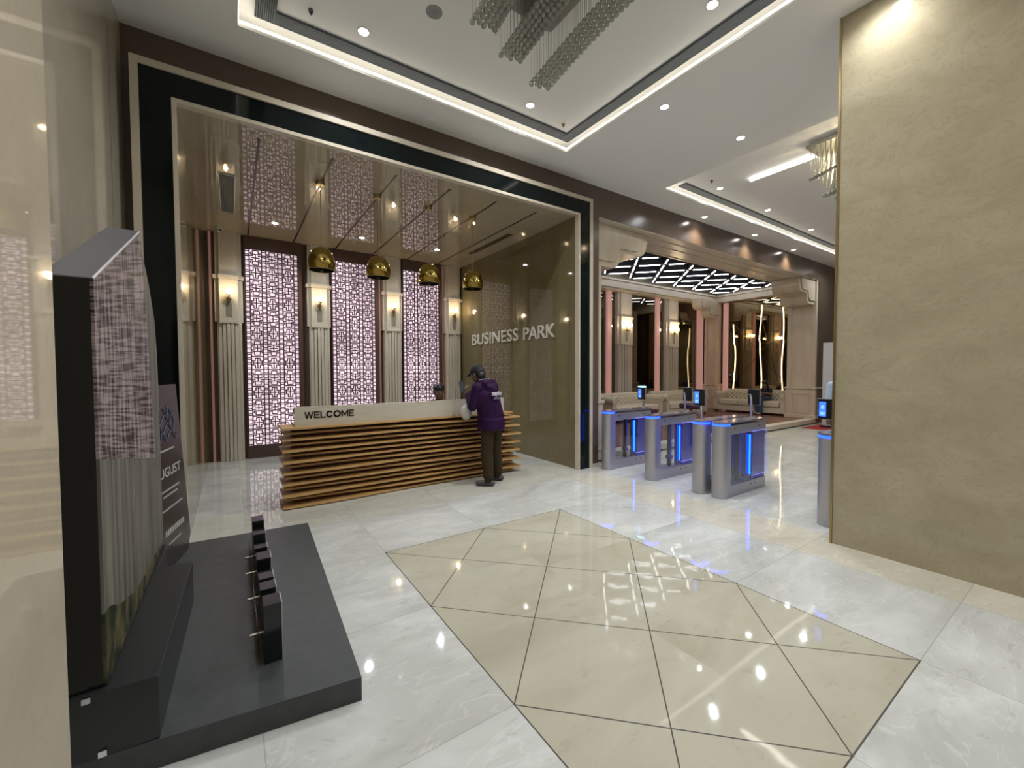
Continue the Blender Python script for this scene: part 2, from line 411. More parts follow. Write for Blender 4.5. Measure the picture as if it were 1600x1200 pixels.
# linear slot grilles in the tray ceilings
lens_ring = mat('white_trim_ring', (.75, .75, .73, 1), rough=.4)
grille_m = mat('grille_slats', (.085, .10, .115, 1), rough=.5); grille_back = mat('grille_dark', (.03, .035, .04, 1), rough=.6)
def slot_grille(name_label, x0, x1, y0, y1, z, along, n=9, wd=.012, m=None, group=None):
    t = thing('slot_grille', name_label, 'air vent', ((x0 + x1) / 2, (y0 + y1) / 2, z), group)
    MB().box(x0, x1, y0, y1, z - .004, z - .001).build('backing', grille_back, t)
    s = MB()
    W = (x1 - x0) if along == 'y' else (y1 - y0)
    for i in range(n):
        q = (i + .5) * W / n
        if along == 'y': s.box(x0 + q - wd / 2, x0 + q + wd / 2, y0, y1, z - .02, z - .004)
        else: s.box(x0, x1, y0 + q - wd / 2, y0 + q + wd / 2, z - .02, z - .004)
    tag(s.build('slat', m or grille_m, t), kind='stuff')
    f = MB()
    for a in ((x0 - .008, x0, y0, y1), (x1, x1 + .008, y0, y1), (x0 - .008, x1 + .008, y0 - .008, y0), (x0 - .008, x1 + .008, y1, y1 + .008)):
        f.box(*a, z - .014, z - .001)
    f.build('frame', (lens_ring if 'white-edged' in name_label else grille_m) if m is None else m, t)
    return t
slot_grille('slatted slot grille across the far end of the chandelier tray', .41, 3.90, 4.41, 4.56, ZT, 'x')
slot_grille('slatted slot grille down the left side of the chandelier tray', .245, .395, -.3, 4.56, ZT, 'y')
slot_grille('slatted slot grille down the right side of the chandelier tray', 3.905, 4.05, -.3, 4.56, ZT, 'y')
slot_grille('long slatted slot grille along the far tray over the turnstiles', 6.66, 15.3, 4.40, 4.54, ZT, 'x')

# downlights
def downlight(x, y, z, label, power=SPOT_W, spot=150, proto=[None], group='recessed ceiling downlights', col=(.96, 1, 1.04)):
    if proto[0] is None:
        t = thing('downlight', label, 'ceiling light', (0, 0, 0), group)
        MB().lathe([(.048, -.001), (.062, -.001), (.062, -.007), (.046, -.009), (.046, -.001)], n=20).build('trim_ring', lens_ring, t)
        MB().lathe([(.0005, -.0045), (.03, -.005), (.047, -.003), (.047, -.001)], n=20).build('lens', lamp_em, t)
        proto[0] = t; t.location = (x, y, z)
    else:
        t = dup(proto[0], (x, y, z), 0, label, group)
    l = bpy.data.lights.new('bulb', 'SPOT'); l.energy = power; l.color = col; l.shadow_soft_size = .04
    l.spot_size = math.radians(spot); l.spot_blend = 1.0
    old = [c for c in t.children if c.type == 'LIGHT']
    if old: old[0].data = l
    else:
        o = bpy.data.objects.new('bulb', l); C.objects.link(o); o.parent = t; o.location = (0, 0, -.02)
    return t
DL = [
 (1.12, 4.20, ZT, 'bright downlight in the chandelier tray, nearest its far left corner'),
 (3.12, 4.20, ZT, 'bright downlight in the chandelier tray beside the lower end of the chandelier'),
 (3.64, 2.16, ZT, 'bright downlight in the chandelier tray at the top edge of the photo'),
 (.55, 2.16, ZT, 'downlight in the chandelier tray over the dark display'),
 (1.12, .15, ZT, 'downlight in the near left part of the chandelier tray'),
 (3.12, .15, ZT, 'downlight in the near right part of the chandelier tray'),
 (4.31, 3.14, ZC, 'downlight in the ceiling strip just right of the chandelier tray'),
 (4.31, 1.15, ZC, 'downlight that washes the top of the beige pillar on the right'),
 (5.73, 2.98, ZC, 'downlight in the ceiling strip before the second tray'),
 (7.37, 4.19, ZT, 'downlight in the second tray nearest its dark corner slot'),
 (9.18, 4.20, ZT, 'second downlight from the corner along the far tray'),
 (11.32, 4.22, ZT, 'third downlight along the far tray below the small chandelier'),
 (7.50, 3.50, ZT, 'downlight at the end of the lit line beside the small chandelier'),
 (8.05, 4.89, ZC, 'downlight near the brown beam, first above the lounge opening'),
 (10.08, 4.89, ZC, 'downlight near the brown beam, second above the lounge opening'),
 (12.16, 4.92, ZC, 'downlight near the brown beam, third above the lounge opening'),
 (.64, 7.97, NZ, 'downlight in the polished reception ceiling above the first lattice screen'),
 (2.04, 7.96, NZ, 'downlight in the polished reception ceiling above the middle lattice screen'),
 (3.50, 7.90, NZ, 'downlight in the polished reception ceiling above the last lattice screen'),
 (14.2, 4.3, ZT, 'downlight at the far end of the second tray'), (13.3, 2.2, ZT, 'downlight deep in the second tray'),
 (8.6, 1.2, ZT, 'downlight in the near part of the second tray'),
 (5.73, .98, ZC, 'unseen fill downlight added in the ceiling strip behind the beige pillar'), (5.73, -1.1, ZC, 'unseen fill downlight added in the ceiling strip far behind the beige pillar'),  # unseen downlights from here down, added for more bounce light
 (1.1, -2.6, ZC, 'fill downlight added behind the camera on the left'), (3.1, -2.6, ZC, 'fill downlight added behind the camera on the right'),
 (11.6, 1.2, ZT, 'unseen fill downlight added in the near far-right part of the second tray'), (9.5, -1.6, ZC, 'unseen fill downlight added over the hall right of the pillar')]
for x, y, z, lb in DL:
    rec = z == NZ
    wall_wash = 4.8 < y < 5
    downlight(x, y, z, lb, power=(62 if rec else (60 if wall_wash else (34 if x == 4.31 and y < 2 else (SPOT_W * .8 if y < 1 and x < 6 else SPOT_W)))), spot=(115 if wall_wash else 150), col=(.96, 1, 1.04) if not wall_wash else (1, .84, .60))

# left wall, pillars, room ends
struct('wall_left', MB().box(-.97, -.77, 1.5, YW + .1, 0, ZC), marble('left_wall_marble', (.44, .39, .30, 1), (.52, .46, .36, 1), (.58, .52, .42, 1), rough=.05, scale=1.1, veinw=.25, joints=[(1, 4.62, .006)]))
struct('wall_pillar_left', MB().box(-1.6, -.365, -4.2, 1.497, 0, ZC), BEIGE())
pm = marble('pillar_marble', (.37, .315, .205, 1), (.45, .39, .265, 1), (.27, .22, .14, 1), rough=.13, scale=2.4, stretch=(1, 1, 1.5), veinw=.30)
struct('wall_pillar_right', MB().box(4.555, 4.85, -4.2, 1.497, 0, ZC), pm)
struct('trim_1', MB().box(4.545, 4.557, 1.485, 1.503, 0, ZC), brass)
struct('wall_behind', MB().box(-1.6, 19, -4.4, -4.2, 0, ZC), BEIGE())
struct('wall_far_end', MB().box(18.8, 19, -4.2, 5.3, 0, ZC), BEIGE())

# brown wall around the portal and over the lounge
b = MB(); b.box(-.97, -.62, YW, YW + .15, 0, ZC); b.box(-.62, 4.80, YW - .0, YW + .15, 4.30, ZC)
b.box(4.80, LX0, YW, YW + .15, 0, ZC); b.box(LX0, 14.32, YW, YW + .15, 4.22, ZC); b.box(14.32, 19, YW, YW + .15, 0, ZC)
struct('wall_front', b, brown)

# portal frame round the reception: beige strip, black glass band, beige inner strip
def ring(x0, x1, z1, w, y0, y1):
    m = MB(); m.box(x0 - w, x0, y0, y1, 0, z1); m.box(x1, x1 + w, y0, y1, 0, z1); m.box(x0 - w, x1 + w, y0, y1, z1, z1 + w); return m
strip_m = marble('cream_marble_strip', (.52, .46, .36, 1), (.60, .53, .42, 1), (.66, .6, .5, 1), rough=.12, scale=1.5, veinw=.2)
struct('trim_2', ring(NX0, NX1 - .035, 4.045, .035, 4.88, 4.96), strip_m)
struct('trim_3', ring(NX0 - .035, NX1, 4.08, .222, 4.90, 4.96), black_glass)
struct('trim_4', ring(NX0 - .257, NX1 + .222, 4.302, .058, 4.88, YW), strip_m)
niche = lambda: marble('niche_marble', (.16, .13, .062, 1), (.20, .165, .088, 1), (.24, .205, .12, 1), rough=.05, scale=.9, veinw=.25)
struct('wall_reception_left', MB().box(NX0 - .15, NX0, 4.96, 9.25, 0, NZ + .2), niche())
struct('wall_reception_right', MB().box(NX1, NX1 + .12, 4.96, 9.25, 0, NZ + .2), niche())
struct('wall_reception_back', MB().box(NX0 - .15, NX1 + .12, 9.10, 9.25, 0, NZ + .2), brown)
cei = marble('niche_ceiling_marble', (.36, .30, .21, 1), (.43, .365, .265, 1), (.47, .41, .30, 1), rough=.018, scale=.9, veinw=.2)
struct('ceiling_reception', MB().box(NX0, NX1, 4.96, 9.10, NZ, NZ + .2), cei)

# grooves, their shade painted as dark strips, and grilles in the reception ceiling
groove_m = mat('groove_shade', (.06, .045, .03, 1), rough=.3, metal=.6)
names = ['first', 'second', 'third', 'fourth', 'fifth', 'sixth']
for i, x in enumerate((.29, 1.02, 1.77, 2.51, 3.25, 3.98)):
    o = MB().box(x - .012, x + .012, 5.21, 9.03, NZ - .006, NZ - .001).build('ceiling_groove', groove_m)
    tag(o, f'thin dark painted groove shade in the reception ceiling, {names[i]} from the left', 'ceiling groove', 'painted grooves of the reception ceiling')
slot_grille('short white-edged vent in the reception ceiling by the left wall', -.085, .075, 6.36, 7.81, NZ, 'y', n=8, wd=.009, group='reception ceiling vents')
slot_grille('narrow dark vent in the reception ceiling by the lettered wall', 4.17, 4.26, 6.30, 7.79, NZ, 'y', n=4, wd=.008, m=mat('bronze_vent', (.12, .09, .06, 1), rough=.4), group='reception ceiling vents')

# small ceiling fittings
def disc(name, label, cat, x, y, z, r, h, m, parts=True):
    t = thing(name, label, cat, (x, y, z))
    MB().lathe([(r, 0), (r, -h * .5), (r * .8, -h), (.0005, -h)], (x, y, z), 24).build('cover', m, t)
    MB().lathe([(r * .45, -h), (r * .4, -h * 1.5), (.0005, -h * 1.5)], (x, y, z), 16).build('centre_cap', m, t)
    return t
greyp = mat('grey_grille_paint', (.30, .30, .30, 1), rough=.5)
disc('ceiling_speaker', 'round grey speaker in the tray left of the chandelier', 'speaker', 1.60, 3.62, ZT, .075, .012, greyp)
disc('downlight_unlit', 'unlit round downlight in the ceiling above the portal', 'ceiling light', 2.10, 4.915, ZC, .062, .01, plaster)
disc('sprinkler_head', 'small sprinkler in the tray beside the bright left downlight', 'sprinkler', .66, 4.22, ZT, .02, .03, steel_dark)
disc('sprinkler_head', 'small sprinkler in the tray near its pointed right corner', 'sprinkler', 3.72, 4.27, ZT, .02, .03, brass)
disc('sprinkler_head', 'small sprinkler in the second tray near its dark corner', 'sprinkler', 6.95, 4.1, ZT, .02, .03, steel_dark)
disc('sprinkler_head', 'small sprinkler in the second tray below the small chandelier', 'sprinkler', 9.2, 3.35, ZT, .02, .03, steel_dark)
disc('sprinkler_head', 'tiny sprinkler in the polished reception ceiling', 'sprinkler', 3.25, 7.0, NZ, .012, .02, steel_dark)
t = thing('security_camera', 'small white dome camera at the top of the left pilaster', 'camera', (-.14, 8.72, NZ))
MB().lathe([(.045, 0), (.045, -.03), (.04, -.045)], (-.14, 8.72, NZ), 20).build('base', mat('white_plastic', (.7, .7, .68, 1), rough=.3), t)
MB().ell((-.14, 8.72, NZ - .05), (.04, .04, .04)).build('dome', mat('white_plastic2', (.55, .55, .53, 1), rough=.15), t)
MB().cyl((-.115, 8.69, NZ - .06), .014, -.012, .012, 12).build('lens', black_paint, t)

# dropped panel with a lit side in the second tray
pan = struct('ceiling_3', MB().box(7.45, 14.6, .6, 3.70, ZT - .055, ZT - .001), plaster)
t = thing('cove_light_strip', 'white light line beside the small chandelier in the second tray', 'strip light', (7.44, 2.2, ZT - .04))
MB().box(7.425, 7.449, .6, 3.70, ZT - .04, ZT - .012).build('led_strip', mat('neutral_led', (1, 1, 1, 1), emit=(1, .95, .87, 1), es=6), t)

# ---------------------------------------------------------------- reception back wall: screens and pilasters
screen_metal = mat('dark_bronze_lattice', (.060, .026, .036, 1), rough=.4)
frame_bronze = mat('bronze_brown_panel', (.10, .055, .045, 1), rough=.35)
def backlight_mat():
    m = bpy.data.materials.new('pink_white_backlight'); m.use_nodes = True; nt = m.node_tree; b = nt.nodes['Principled BSDF']; L = nt.links.new
    tc = nt.nodes.new('ShaderNodeTexCoord'); n = nt.nodes.new('ShaderNodeTexNoise'); n.inputs['Scale'].default_value = 1.6
    L(tc.outputs['Object'], n.inputs['Vector'])
    r = nt.nodes.new('ShaderNodeMapRange'); r.inputs[1].default_value = .35; r.inputs[2].default_value = .65; r.inputs[3].default_value = .48; r.inputs[4].default_value = .84
    L(n.outputs['Fac'], r.inputs[0]); L(r.outputs[0], b.inputs['Emission Strength'])
    b.inputs['Base Color'].default_value = (.6, .5, .55, 1); b.inputs['Emission Color'].default_value = (1, .78, .86, 1)
    return m
back_m = backlight_mat()
def lattice_mesh(x0, x1, z0, z1, y):
    m = MB(); T = .0175; D = .016
    W = x1 - x0
    def V(x, a, b, t=T): m.box(x - t / 2, x + t / 2, y, y + D, a, b)
    def Hh(z, a, b, t=T): m.box(a, b, y, y + D, z - t / 2, z + t / 2)
    lw = .072; cw = (W - 4 * lw) / 3
    for k in range(4):                       # ladders
        xa = x0 + k * (lw + cw); V(xa, z0, z1, .020); V(xa + lw, z0, z1, .020)
        z = z0; i = 0
        while z < z1: Hh(z, xa, xa + lw, .016); z += .064 if i % 2 else .030; i += 1
    hA, hB = .312, .248; nA, nB = 7, 6; s = (z1 - z0) / (nA * hA + nB * hB); z = z0
    for q in range(13):
        h = (hA if q % 2 == 0 else hB) * s
        for k in range(3):
            xa = x0 + lw + k * (lw + cw); X = lambda t: xa + t * cw; Z = lambda t: z + t * h
            Hh(z, xa, xa + cw, .020)
            if q % 2 == 0:
                V(X(.5), Z(.30), Z(.70)); Hh(Z(.5), X(.14), X(.86))
                for a, b2, sgn in ((.08, .30, 1), (.70, .92, -1)):
                    Hh(Z(a), X(.26), X(.74)); Hh(Z(b2), X(.26), X(.74)); V(X(.26), Z(a), Z(b2)); V(X(.74), Z(a), Z(b2))
                    mid = b2 if sgn == 1 else a
                    Hh(Z(mid), X(.10), X(.26)); Hh(Z(mid), X(.74), X(.90))
                    V(X(.12), Z(mid), Z(mid - sgn * .12)); V(X(.88), Z(mid), Z(mid - sgn * .12)); Hh(Z(mid + sgn * .085), X(0), X(.30)); Hh(Z(mid + sgn * .085), X(.70), X(1))
            else:
                V(X(.5), Z(.14), Z(.86)); Hh(Z(.5), X(.08), X(.92))
                for sx in (.30, .70):
                    V(X(sx), Z(.10), Z(.36)); V(X(sx), Z(.64), Z(.90))
                Hh(Z(.12), X(.30), X(.70)); Hh(Z(.88), X(.30), X(.70))
                for sx, ex in ((.30, .0), (.70, 1.0)):
                    Hh(Z(.34), X(min(sx, ex)), X(max(sx, ex))); Hh(Z(.66), X(min(sx, ex)), X(max(sx, ex)))
                V(X(.14), Z(.36), Z(.64)); V(X(.86), Z(.36), Z(.64))
        z += h
    Hh(z1, x0, x1, .016)
    return m
t = thing('lattice_screen', 'tall pink-lit lattice screen whose foot shows left of the desk', 'screen', (.66, 9.0, 0), 'backlit lattice screens behind the reception desk')
lattice_mesh(.23, 1.09, .23, 3.84, 8.99).build('lattice', screen_metal, t)
MB().box(.23, 1.09, 9.055, 9.065, .23, 3.84).build('light_panel', back_m, t)
f = MB(); f.box(.214, .23, 8.97, 9.09, 0, NZ - .002); f.box(1.09, 1.155, 8.97, 9.09, 0, NZ - .002); f.box(.23, 1.09, 8.97, 9.09, 0, .23); f.box(.23, 1.09, 8.97, 9.09, 3.84, NZ)
f.build('frame', frame_bronze, t)
dup(t, (2.13, 9.0, 0), 0, 'tall pink-lit lattice screen in the middle of the three behind the desk')
dup(t, (3.60, 9.0, 0), 0, 'tall pink-lit lattice screen behind the receptionist and the man in purple')
pink_led = mat('pink_led_cove', (.20, .11, .085, 1), emit=(1, .50, .36, 1), es=.08)
for i, (x, lb) in enumerate(((-.285, 'pink-lit vertical strip left of the pilaster with the white camera'), (2.655, 'pink-lit vertical strip right of the middle lattice screen'), (4.115, 'pink-lit vertical strip right of the last lattice screen'))):
    o = MB().box(x - .018, x + .018, 9.0, 9.09, 0, NZ - .02).build('light_strip', pink_led)
    tag(o, lb, 'strip light', 'pink-lit strips of the reception wall')

trav = TRAV()
def pilaster_parts(t, x, y, z0, ztop, zb0=2.48, zb1=3.24, hw=.21, yb=9.09):
    """fluted stone pilaster with lamp block"""
    m = MB()
    m.box(x - hw + .03, x + hw - .03, y + .05, yb, z0, zb0)              # shaft backing
    for cx, w2, dy in ((-.135, .028, .035), (-.075, .024, .015), (-.015, .024, .0), (.045, .024, .0), (.11, .03, .015), (.165, .02, .04)):
        cx *= hw / .21; w2 *= hw / .21
        m.box(x + cx - w2, x + cx + w2, y + dy, y + .06, z0, zb0 - .015)
    m.build('fluted_shaft', trav, t, bevel=.006)
    m = MB()
    m.box(x - hw, x + hw, y + .06, yb, zb0, zb1); m.box(x - hw * .68, x + hw * .66, y + .0, y + .07, zb0, zb1)
    m.box(x - hw * .70, x + hw * .68, y - .01, y + .06, zb0 - .02, zb0 + .03)
    m.build('lamp_block', trav, t, bevel=.004)
    m = MB(); m.box(x - hw - .02, x + hw + .02, y + .04, yb, zb1, zb1 + .07); m.box(x - hw * .74, x + hw * .72, y - .02, y + .08, zb1 + .0, zb1 + .07)
    m.build('cap_moulding', trav, t, bevel=.006)
    m = MB(); m.box(x - hw * .66, x + hw * .62, y + .02, yb, zb1 + .07, ztop); m.box(x - hw * .93, x + hw * .93, y + .07, yb, zb1 + .07, ztop)
    m.build('upper_shaft', trav, t, bevel=.004)
    m = MB(); pts = []
    for k in range(9):
        a = PI * k / 8; pts.append((x + .045 * math.cos(a), zb0 + .30 + .055 * math.sin(a)))
    pts += [(x - .045, zb0 + .10), (x + .045, zb0 + .10)]
    m.prism(pts, y - .006, y + .002, 'y'); m.build('niche_shade', mat('shadow_stone', (.30, .27, .21, 1), rough=.4), t)  # dark arch stands for the niche, its shade put into the colour
P0 = thing('pilaster', 'fluted stone pilaster left of the first lattice screen, under the white camera', 'pilaster', (-.02, 9.0, 0), 'stone pilasters of the reception wall')
pilaster_parts(P0, -.02, 8.90, 0, NZ)
dup(P0, (1.45, 9.0, 0), 0, 'fluted stone pilaster between the first and middle lattice screens')
dup(P0, (2.92, 9.0, 0), 0, 'fluted stone pilaster between the middle and last lattice screens')
dup(P0, (4.365, 9.0, 0), 0, 'fluted stone pilaster in the corner beside the lettered wall')

glass_shade = mat('lit_glass_shade', (1, .9, .75, 1), emit=(1, .80, .52, 1), es=9)
def sconce(x, y, z, label, group, lamps=(0,), power=5):
    t = thing('wall_sconce', label, 'wall lamp', (x, y, z), group)
    MB().lathe([(.0005, .0), (.035, .002), (.038, -.008), (.0005, -.012)], (x, y - .012, z - .10), 16, 'y', sx=1.3).build('back_plate', brass, t)
    for dx in lamps:
        a = MB(); a.tube([(x, y - .02, z - .10), (x + dx * .6, y - .06, z - .13), (x + dx, y - .085, z - .10), (x + dx, y - .085, z - .035)], .007, 8); a.build('arm', brass, t)
        MB().lathe([(.012, -.045), (.036, -.035), (.038, -.025), (.018, -.02), (.0005, -.02)], (x + dx, y - .085, z), 16).build('cup', brass, t)
        MB().lathe([(.0005, -.02), (.022, -.018), (.032, .02), (.027, .06), (.012, .085), (.0005, .09)], (x + dx, y - .085, z), 16).build('glass_shade', glass_shade, t)
        lamp('POINT', 'bulb', (x + dx, y - .13, z + .05), power, (1, .76, .48), t, .03)
    MB().lathe([(.0005, -.20), (.012, -.18), (.022, -.12), (.028, -.08), (.008, -.05)], (x, y - .035, z), 12).build('finial', brass, t)
    return t
for x, lb in ((-.02, 'lit brass wall lamp on the pilaster under the white camera'), (1.45, 'lit brass wall lamp between the first and middle lattice screens'),
              (2.92, 'lit brass wall lamp between the middle and last lattice screens'), (4.365, 'lit brass wall lamp in the corner beside the lettered wall')):
    sconce(x, 8.90, 2.98, lb, 'wall lamps of the reception wall', power=2.6)

# lettering on the right wall
let_m = mat('silver_letters', (.66, .63, .54, 1), rough=.5)
o = text('BUSINESS', 'wall_lettering', let_m, frameM((NX1 - .013, 8.43, 2.19), (0, -1, 0), (0, 0, 1), (-1, 0, 0)), .335, .012, .003, width=1.85, space=1.0)
tag(o, 'raised silver letters reading BUSINESS on the polished side wall', 'lettering')
o = text('PARK', 'wall_lettering', let_m, frameM((NX1 - .013, 6.41, 2.18), (0, -1, 0), (0, 0, 1), (-1, 0, 0)), .335, .012, .003, width=.92)
tag(o, 'raised silver letters reading PARK on the polished side wall', 'lettering')

# ---------------------------------------------------------------- pendants
t = thing('pendant_lamp', 'gold bell-shaped pendant lamp nearest the left end of the desk', 'pendant lamp', (1.0, 5.92, NZ), 'gold bell pendants over the desk')
px, py = 1.0, 5.92
MB().lathe([(.0005, 0), (.055, 0), (.055, -.045), (.05, -.052), (.0005, -.052)], (px, py, NZ - .001), 24).build('ceiling_rose', brass, t)
MB().tube([(px, py, NZ - .05), (px, py, 3.21)], .004, 6).build('cord', brass, t)
prof = [(.155, 2.925), (.163, 2.96), (.166, 3.0), (.162, 3.05), (.150, 3.10), (.130, 3.15), (.10, 3.185), (.055, 3.21), (.012, 3.222)]
inner = [(r - .004, z - .003) for r, z in prof[::-1]]
MB().lathe(prof, (px, py, 0), 32).build('bell_shade', gold, t, sharp=60)
MB().lathe(inner, (px, py, 0), 32).build('shade_lining', mat('dark_shade_lining', (.03, .022, .012, 1), rough=.6), t, sharp=60)
MB().lathe([(.151, 2.926), (.157, 2.926), (.157, 2.92), (.151, 2.92), (.151, 2.926)], (px, py, 0), 32).build('rim', brass, t)
MB().lathe([(.0005, 2.90), (.02, 2.905), (.03, 2.94), (.02, 2.98), (.012, 3.2)], (px, py, 0), 12).build('bulb_holder', black_paint, t)
for x, lb in ((1.74, 'second gold bell-shaped pendant lamp from the left'), (2.50, 'third gold bell-shaped pendant lamp from the left'), (3.25, 'gold bell-shaped pendant lamp nearest the lettered wall')):
    dup(t, (x, 5.94, NZ), 0, lb)

# ---------------------------------------------------------------- reception desk
wood = wood_mat('oak_slats', (.44, .25, .085, 1), (.58, .36, .145, 1), .42, (1.5, 20, 20))
wood_in = wood_mat('desk_core_wood', (.10, .03, .014, 1), (.14, .045, .02, 1), .5)
t = thing('reception_desk', 'long reception desk of layered oak slats with a travertine upstand reading WELCOME', 'desk', (2.1, 5.8, 0))
NP = 15
for k in range(NP):
    z = .012 + k * (.925 - .012) / (NP - 1); s = 1 if k % 2 == 0 else -1
    front = []; N = 24
    for i in range(N + 1):
        q = i / N; x = (.47 - .014 * s) + q * ((3.74 - .045 * s) - (.47 - .014 * s))
        wob = math.cos(PI * q + .10 * math.sin(k * 1.7)) * .045 + .014 * math.sin(3 * PI * q + k * .9)
        front.append((x + .0, 5.415 - s * wob))
    xl, xr = front[0][0], front[-1][0]
    back = [(xr, 5.80), (xl, 5.80)]
    MB().prism(front + back, z, z + .022).build('slat', wood, t)
MB().box(.58, 3.60, 5.56, 5.78, .0, .925).build('core', wood_in, t)
MB().box(.60, 3.53, 5.47, 5.53, .945, 1.178).build('upstand', marble('desk_travertine', (.50, .45, .36, 1), (.60, .55, .45, 1), (.42, .37, .29, 1), rough=.25, scale=2, stretch=(.5, 1, 5), veinw=.3), t, bevel=.003)
MB().box(.60, 3.53, 5.53, 5.80, .945, .97).build('counter_top', trav, t)
STROKES = {'W': (1.25, [(0, 1, .30, 0), (.30, 0, .62, .98), (.62, .98, .95, 0), (.95, 0, 1.25, 1)]), 'E': (.72, [(0, 0, 0, 1), (0, 1, .72, 1), (0, .5, .62, .5), (0, 0, .72, 0)]),
    'L': (.66, [(0, 0, 0, 1), (0, 0, .66, 0)]), 'M': (1.0, [(0, 0, 0, 1), (0, 1, .5, .25), (.5, .25, 1, 1), (1, 1, 1, 0)])}
m = MB(); xx = .712; hh = .066; th = .0155
def bars(pts):
    for (xa, za), (xb, zb) in zip(pts, pts[1:]):
        d = Vector((xb - xa, 0, zb - za)).normalized() * th * .42
        m.bar(Vector((xa, 5.4665, za)) - d, Vector((xb, 5.4665, zb)) + d, .005, th, up=(d.z, 0, -d.x) if d.length else (0, 0, 1))
for chh in 'WELCOME':
    if chh in STROKES:
        wd, st = STROKES[chh]
        for x1_, z1_, x2_, z2_ in st: bars([(xx + x1_ * hh, 1.045 + z1_ * hh), (xx + x2_ * hh, 1.045 + z2_ * hh)])
    else:
        wd = .92 if chh == 'C' else 1.05; lo, hi = (.22, 1.78) if chh == 'C' else (0, 2)
        bars([(xx + hh * wd / 2 * (1 + math.cos(PI * (lo + (hi - lo) * q / 20))), 1.045 + hh / 2 * (1 + math.sin(PI * (lo + (hi - lo) * q / 20)))) for q in range(21)])
    xx += (wd + .34) * hh
m.build('lettering', mat('dark_bronze_letters', (.045, .032, .02, 1), rough=.35), t)
# ---------------------------------------------------------------- lounge
stone = marble('lounge_travertine', (.54, .46, .345, 1), (.66, .57, .44, 1), (.44, .355, .26, 1), rough=.25, scale=1.6, stretch=(3, 3, .6), veinw=.25)
stone_h = marble('lounge_travertine_level', (.56, .50, .40, 1), (.68, .615, .50, 1), (.47, .40, .31, 1), rough=.28, scale=1.6, stretch=(.5, 2, 3), veinw=.25)
mirror = mat('smoked_mirror', (.24, .22, .19, 1), rough=.02, metal=1)
ZP = .14
wood_floor = wood_mat('lounge_timber', (.13, .04, .028, 1), (.22, .075, .05, 1), .18, (1.2, 14, 1))
struct('floor_lounge', MB().box(4.95, 15.4, 5.36, 9.1, 0, ZP), wood_floor)
struct('trim_5', MB().box(4.95, 15.4, 5.12, 5.36, 0.03, ZP + .004), stone_h, bevel=.01)
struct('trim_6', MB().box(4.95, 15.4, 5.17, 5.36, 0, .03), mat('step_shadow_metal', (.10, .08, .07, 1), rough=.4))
# lounge walls and ceiling
struct('wall_lounge_back', MB().box(5.0, 15.9, LY1 + .08, LY1 + .2, 0, 4.72), mat('lounge_wall_dark', (.10, .085, .065, 1), rough=.4))
struct('wall_lounge_right', MB().box(15.42, 15.6, 5.25, LY1 + .2, 0, 4.72), brown)
struct('wall_lounge_left', MB().box(4.95, 5.1, 5.25, LY1 + .2, 0, 4.72), mat('lounge_side_wall', (.20, .17, .13, 1), rough=.3))
struct('ceiling_lounge', MB().box(5.0, 15.6, 5.25, LY1 + .2, 4.62, 4.72), mat('lounge_ceiling_grey', (.34, .33, .34, 1), rough=.5))
# stone soffit and mouldings of the big opening
m = MB(); m.box(LX0, 14.32, 5.108, 5.96, 4.205, 4.40)
m.box(LX0, 14.32, 5.30, 5.38, 4.19, 4.24); m.box(LX0, 14.32, 5.55, 5.60, 4.19, 4.24); m.box(LX0, 14.32, 5.92, 5.98, 4.19, 4.62)
struct('trim_7', m, stone_h, bevel=.008)
m = MB(); m.box(5.1, 15.42, 8.66, 9.05, 4.10, 4.30); m.box(5.1, 15.42, 8.60, 9.05, 4.30, 4.36); m.box(5.1, 15.42, 8.72, 9.05, 4.36, 4.62); m.box(5.1, 15.42, 8.74, 9.05, 4.05, 4.10)
struct('trim_8', m, stone_h, bevel=.008)
m = MB(); m.box(15.06, 15.42, 5.25, 9.05, 4.10, 4.30); m.box(15.0, 15.42, 5.25, 9.05, 4.30, 4.36); m.box(15.12, 15.42, 5.25, 9.05, 4.36, 4.62)
struct('trim_9', m, stone_h, bevel=.008)
for i, (y, n) in enumerate(((5.7, 5), )):
    pass
for i, x in enumerate((6.2, 8.1, 10.0, 11.9, 13.6)):
    downlight(x, 5.75, 4.22, ['small downlight in the stone lintel nearest the black portal', 'second small downlight in the stone lintel', 'third small downlight in the stone lintel', 'fourth small downlight in the stone lintel', 'small downlight in the stone lintel by the far column'][i], power=22, spot=100, group='small downlights of the stone lintel')

def column(label, x0, x1, y0, y1, ztop=4.22):
    t = thing('stone_column', label, 'column', ((x0 + x1) / 2, (y0 + y1) / 2, ZP))
    p = MB(); p.box(x0 - .05, x1 + .05, y0 - .05, y1 + .05, ZP, 1.02); p.box(x0 - .07, x1 + .07, y0 - .07, y1 + .07, 1.02, 1.08); p.box(x0 - .07, x1 + .07, y0 - .07, y1 + .07, ZP, .24)
    p.build('pedestal', stone, t, bevel=.008)
    f = MB(); w = .04
    yy0, yy1 = y0 + .12, y1 - .12
    for a in ((yy0, yy1, .86, .90), (yy0, yy1, .30, .34), (yy0, yy0 + w, .34, .86), (yy1 - w, yy1, .34, .86)):
        f.box(x0 - .062, x0 - .045, *a)
    f.build('pedestal_frame', stone, t)
    s = MB(); s.box(x0, x1, y0, y1, 1.08, ztop); s.box(x0 - .03, x0 + .1, y0 - .03, y0 + .06, 1.08, ztop); s.box(x0 - .03, x0 + .1, y1 - .08, y1 + .03, 1.08, ztop)
    s.build('shaft', stone, t, bevel=.006)
    return t
column('big stone column with panelled pedestal at the far right of the lounge step', 14.25, 14.95, 5.16, 5.86)
column('stone column with panelled pedestal in the back corner behind the sofa', 14.88, 15.34, 8.60, 8.95, 4.1)
column('slim visible edge of the stone column next to the black portal', 5.28, 5.36, 5.20, 5.86, 3.45)

